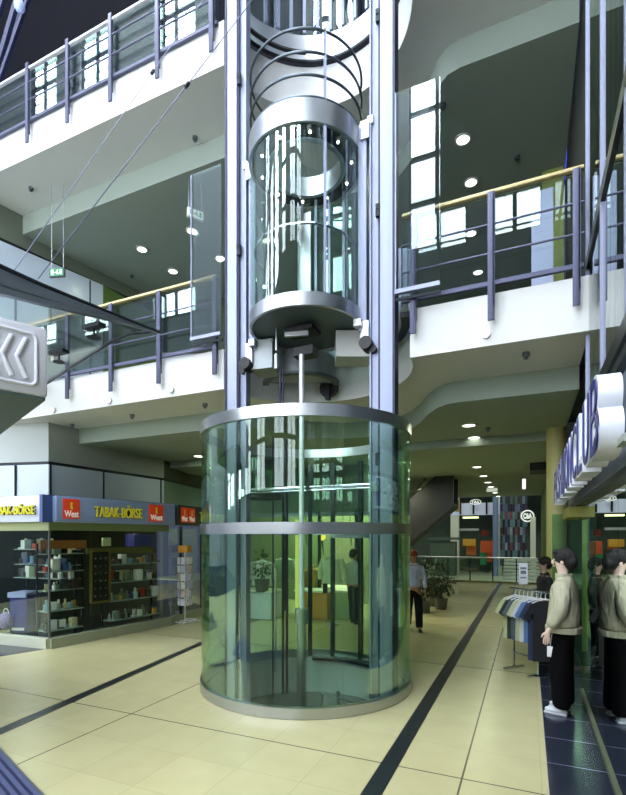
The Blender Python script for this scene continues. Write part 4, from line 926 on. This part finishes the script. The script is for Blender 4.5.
for z_, w_, h_ in ((.3, .09, .03), (.24, .08, .05), (.16, .09, .02)): obj('printed_line', MB().box((0, -.008, z_), (w_, .003, h_)), mat('print_grey', '#6a7286', .5), cd_, True)
# garments inside the shop
ci = 0
for y in (3.0, 4.0, 4.9, 5.6, 6.3, 6.9, 7.6):
    for z, x in ((1.35, 1.05+.15*(ci % 3)),):
        col, nm = [('#4a5568', 'slate'), ('#3a3a86', 'violet-blue'), ('#b9b7ad', 'pale grey'), ('#2a2f38', 'black'), ('#8c8f96', 'silver'), ('#c77a3c', 'orange'), ('#d4d4cc', 'white')][ci % 7]; ci += 1
        hung(x, y, z, col, 1.4, nm+' top hanging inside the clothes shop window', 'shirt', .8, .42)
for i, (y, z, x) in enumerate(((3.25, .0, 1.0),)):
    pl_ = plant(x, y, z, .22, ['leafy green plant on the floor inside the clothes shop window', 'trailing green plant high up inside the clothes shop'][i], 140, ('#5a7a3a', '#7f9a4a'))
gt = thing('garment_rail', 'long garment rail inside the clothes shop', 'clothes rail', (1.15, 5.3, 0)); obj('rail', MB().tube([(1.15, 2.8, 1.49), (1.15, 7.8, 1.49)], .015, 8), CHROME, gt)
for y in (2.8, 5.3, 7.8): obj('rail_leg', MB().tube([(1.15, y, 0), (1.15, y, 1.49)], .014, 8), CHROME, gt)
# big letter sign
ls = thing('letter_sign', 'row of blue-faced white box letters projecting above the right shop', 'sign', (.36, 7.95, 2.5), -PI/2)
lsb, lst = 2.47, 2.95; txt = 'FASHIONCLUB'; ny = len(txt); y_far, y_near = 8.0, 3.02; pitch = (y_far-y_near)/ny
LB = mat('letter_blue', '#1b1d72', .35); LW = mat('letter_white', '#dfe3ee', .4)
for i, ch in enumerate(txt):
    yc = y_far-i*pitch
    M0 = T3((.36, yc, lsb)) @ Matrix.Rotation(-PI/2, 4, 'Z')
    b = MB(); text_mb(b, ch, .5, .12, M0 @ T3((0, .06, 0)), .03, width=pitch*.86, height=lst-lsb); lbo = obj('letter_body', b, LW, ls)
    b = MB(); text_mb(b, ch, .5, .006, M0 @ T3((.02, -.006, .02)), -.004, width=pitch*.86-.04, height=lst-lsb-.04); obj('letter_face', b, LB, lbo)
obj('mounting_tray', MB().box((.47, 5.5, lsb+.05), (.04, 5.1, .04)), mat('tray_grey', '#98a098', .4), ls)
obj('mounting_rail', MB().box((.50, 5.5, lst+.06), (.05, 5.1, .05)), DARKM, ls)
# ================================================================ people and mannequin
def skin(verts, edges, root=0, sub=2):
    me = bpy.data.meshes.new('sk'); me.from_pydata([v[:3] for v in verts], edges, []); o = bpy.data.objects.new('sk', me); C.objects.link(o)
    md = o.modifiers.new('s', 'SKIN'); md.use_smooth_shade = True; md.branch_smoothing = .4
    ss = o.modifiers.new('u', 'SUBSURF'); ss.levels = sub; ss.render_levels = sub
    for i, v in enumerate(verts):
        sv = me.skin_vertices[0].data[i]; sv.radius = (v[3], v[4] if len(v) > 4 else v[3]); sv.use_root = (i == root)
    bpy.context.view_layer.update()
    r = bpy.data.meshes.new_from_object(o.evaluated_get(bpy.context.evaluated_depsgraph_get())); bpy.data.objects.remove(o); return r
def person(name, label, cat, x, y, rz_, H=1.78, wide=1.0, shoek=1.0, top='#a8a890', leg='#0c0d10', hair='#0d0c0c', shoe='#d9d9d4', skinc='#d2b49c', stride=0.0, loose=1.0, arm=0.0, hand_detail=True):
    P = thing(name, label, cat, (x, y, 0.0), rz_); k = H/1.8
    sk_ = mat('skin_'+skinc[1:], skinc, .5)
    def S(v): return tuple(a*k for a in v)
    hipz = .94; V = [(0, 0, hipz, .13, .10), (0, .005, 1.12, .12, .09), (0, .01, 1.32, .15, .10), (0, .012, 1.45, .08, .055), (0, 0, 1.53, .048, .05), (0, -.012, 1.60, .058, .07), (0, -.012, 1.68, .072, .092), (0, 0, 1.745, .058, .075)]
    E = [(i, i+1) for i in range(7)]
    for sx in (-1, 1):
        s_ = sx*stride; i0 = len(V)
        V += [(sx*.09, 0, .86, .09, .09), (sx*.10, -.02-s_*.12, .49, .058, .06), (sx*.105, .01-s_*.22, .10, .038, .042), (sx*.11, -.06-s_*.22, .045, .036, .03), (sx*.115, -.15-s_*.22, .035, .034, .024)]
        E += [(0, i0), (i0, i0+1), (i0+1, i0+2), (i0+2, i0+3), (i0+3, i0+4)]
        i1 = len(V); a_ = arm
        V += [(sx*.172, .01, 1.415, .05, .05), (sx*.235, .03, 1.16, .042, .042), (sx*.25, -.05-a_*.08, .93+a_*.06, .028, .028), (sx*.252, -.075-a_*.1, .86+a_*.07, .024, .036)]
        E += [(3, i1), (i1, i1+1), (i1+1, i1+2), (i1+2, i1+3)]
        if hand_detail:
            hx_, hy_, hz_ = V[i1+3][:3]
            for f_, (oy, ln) in enumerate(((-.028, .07), (-.010, .08), (.009, .075), (.026, .06))):
                j = len(V); V += [(hx_, hy_+oy, hz_-.045, .009), (hx_-sx*.006, hy_+oy-.006, hz_-.045-ln*.5, .008), (hx_-sx*.022, hy_+oy-.008, hz_-.045-ln, .007)]
                E += [(i1+3, j), (j, j+1), (j+1, j+2)]
            j = len(V); V += [(hx_-sx*.01, hy_-.04, hz_-.005, .011), (hx_-sx*.02, hy_-.058, hz_-.045, .009)]; E += [(i1+3, j), (j, j+1)]
    me = skin(V, E); b = MB(); b.mesh(me)
    # face: nose, ears, lips, brow
    b.ball((0, -.108, 1.655), .014, (1, 1.1, 1.8)); b.ball((0, -.098, 1.615), .018, (1.3, .5, .45))
    for sx in (-1, 1): b.ball((sx*.077, 0, 1.66), .022, (.4, .8, 1.3)); b.ball((sx*.032, -.088, 1.685), .014, (1.2, .6, .7))
    bmesh.ops.scale(b.bm, vec=(k, k, k), verts=b.bm.verts); bo_ = obj('body', b, sk_, P, True)
    b = MB()
    for sx in (-1, 1): b.ball((sx*.031, -.097, 1.684), .008, (1.2, .5, .8), 8, 6)
    bmesh.ops.scale(b.bm, vec=(k, k, k), verts=b.bm.verts); obj('eyes', b, DARK, bo_, True)
    # hair
    b = MB(); b.ball((0, .018, 1.715), .108, (.88, 1.08, .95), 20, 14); b.ball((0, .07, 1.665), .09, (.98, .85, 1.05), 16, 10); b.ball((0, -.06, 1.765), .06, (1.2, .9, .55), 14, 8)
    bmesh.ops.scale(b.bm, vec=(k, k, k), verts=b.bm.verts); obj('hair', b, mat('hair_'+hair[1:], hair, .5, bump=.6, vscale=60, stretch=(1, 1, .15)), P, True)
    # jacket
    L_ = loose
    JV = [(0, .0, .93, .155*L_, .115*L_), (0, .005, 1.0, .19*L_, .145*L_), (0, .012, 1.2, .19*L_, .14*L_), (0, .014, 1.38, .175*L_, .12*L_), (0, .012, 1.475, .115, .10), (0, 0, 1.53, .078, .08)]
    JE = [(i, i+1) for i in range(5)]
    for sx in (-1, 1):
        i1 = len(JV); a_ = arm
        JV += [(sx*.185, .012, 1.41, .078*L_, .078*L_), (sx*.245, .03, 1.17, .068*L_, .068*L_), (sx*.255, -.035-a_*.07, .99+a_*.05, .056*L_, .056*L_), (sx*.252, -.052-a_*.08, .93+a_*.06, .038, .038)]
        JE += [(3, i1), (i1, i1+1), (i1+1, i1+2), (i1+2, i1+3)]
    me = skin(JV, JE, 0, 2); b = MB(); b.mesh(me); bmesh.ops.scale(b.bm, vec=(k, k, k), verts=b.bm.verts)
    P_j = obj('jacket', b, mat('coat_'+top[1:], top, .8, var=.1, bump=.9, vscale=9, stretch=(1, 1, .45)), P, True)
    TV = [(0, 0, .97, .145, .112), (0, 0, .88, .15, .125)]; TE = [(0, 1)]
    for sx in (-1, 1):
        s_ = sx*stride; i0 = len(TV)
        TV += [(sx*.085, 0, .80, .105, .115), (sx*.10, -.02-s_*.12, .49, .085*wide, .095*wide), (sx*.105, .005-s_*.21, .12, .075*wide, .085*wide), (sx*.107, -.005-s_*.22, .065, .07*wide, .08*wide)]
        TE += [(1, i0), (i0, i0+1), (i0+1, i0+2), (i0+2, i0+3)]
    me = skin(TV, TE, 0, 2); b = MB(); b.mesh(me); bmesh.ops.scale(b.bm, vec=(k, k, k), verts=b.bm.verts); obj('trousers', b, mat('leg_'+leg[1:], leg, .9, spec=.1), P, True)
    for sx in (-1, 1):
        s_ = sx*stride; b = MB(); b.ball((sx*.112, -.055-s_*.22, .042), .052, (.85, 2.1*shoek, .7)); b.box((sx*.112, -.055-s_*.22, .012), (.08, .22*shoek, .02), bev=.008)
        bmesh.ops.scale(b.bm, vec=(k, k, k), verts=b.bm.verts); obj('shoe', b, mat('shoe_'+shoe[1:], shoe, .4), P, True)
    P['jacket_name'] = P_j.name
    return P
mx_, my_ = .37, 6.2
mq = person('mannequin', 'dark-haired mannequin in a beige jacket and black trousers at the right shop window', 'mannequin', mx_, my_, hd(-104), 1.86, 1.35, 1.05, '#a8a78d', '#050506', '#0c0b0c', '#c9cdd2', '#d9bfae', loose=1.3, arm=.4)
mj = bpy.data.objects[mq['jacket_name']]
for o in bpy.data.objects:
    if 'jacket_name' in o: del o['jacket_name']
# collar, waistband and tag of the mannequin
obj('collar', MB().ring(0, .005, .07, .092, 1.52, 1.585, n=24), MATS['coat_a8a78d'], mj, True)
obj('waistband', MB().ring(0, 0, .165, .19, .92, .985, n=32), MATS['coat_a8a78d'], mj, True)
pt_ = rootm(mq).inverted() @ W(550, 651.5, 5.45)
obj('price_tag', MB().box(pt_, (.012, .06, .12), bev=.003).tube([pt_+Vector((0, 0, .06)), pt_+Vector((0, .02, .2))], .003, 6), mat('tag_white', '#e6e6ea', .5), mq, True)
x, y = gp(544, 8.2); person('person', 'person with dark hair and dark clothes standing behind the clothes rack', 'person', x, y, hd(-70), 1.66, 1, 1, '#15171a', '#0e0f12', '#15100e', '#222222', '#a58a78', loose=.95, hand_detail=True)
x, y = gp(413.5, 10.4); person('person', 'person in a lilac-white top walking beside the right edge of the lift glass', 'person', x, y, hd(20), 1.72, 1, 1, '#a9abc9', '#15171c', '#8a3a1e', '#1c1c1c', '#a06a4a', stride=.8, loose=.9)
x, y = gp(354, 11.2); person('person', 'person in a pale blue shirt and dark trousers seen through the lift doors', 'person', x, y, hd(160), 1.72, 1, 1, '#b9c4cc', '#20242c', '#2a1a12', '#1c1c1c', '#b98a6a', stride=.3, loose=.98)
x, y = gp(215, 11.3); person('person', 'person in blue clothes seen through the left edge of the lift glass', 'person', x, y, hd(120), 1.7, 1, 1, '#5d6f8f', '#1f2733', '#22201c', '#1c1c1c', '#b08a70', stride=.3, loose=.9)
# ================================================================ dim blue ambient fill from the world
wd = bpy.data.worlds.new('World'); bpy.context.scene.world = wd; wd.use_nodes = True
bgn = wd.node_tree.nodes['Background']; bgn.inputs[0].default_value = (.30, .38, .62, 1); bgn.inputs[1].default_value = .25
# ================================================================ camera
cam = bpy.data.cameras.new('camera'); co = bpy.data.objects.new('camera', cam); C.objects.link(co)
co.location = (0, 0, CH); co.rotation_euler = (PI/2, 0, A)
cam.sensor_fit = 'HORIZONTAL'; cam.sensor_width = 36; cam.lens = 36*FP/626; cam.shift_y = (HY-397.5)/626; cam.clip_start = .05; cam.clip_end = 200
sc_ = bpy.context.scene; sc_.camera = co
sc_.view_settings.view_transform = 'Standard'; sc_.view_settings.look = 'None'; sc_.view_settings.exposure = -0.48; sc_.view_settings.gamma = 1; sc_.view_settings.use_curve_mapping = False
sc_.cycles.max_bounces = 10; sc_.cycles.transparent_max_bounces = 40; sc_.cycles.glossy_bounces = 6; sc_.cycles.diffuse_bounces = 4
sc_.cycles.caustics_reflective = False; sc_.cycles.caustics_refractive = False
sc_.cycles.sample_clamp_indirect = 6
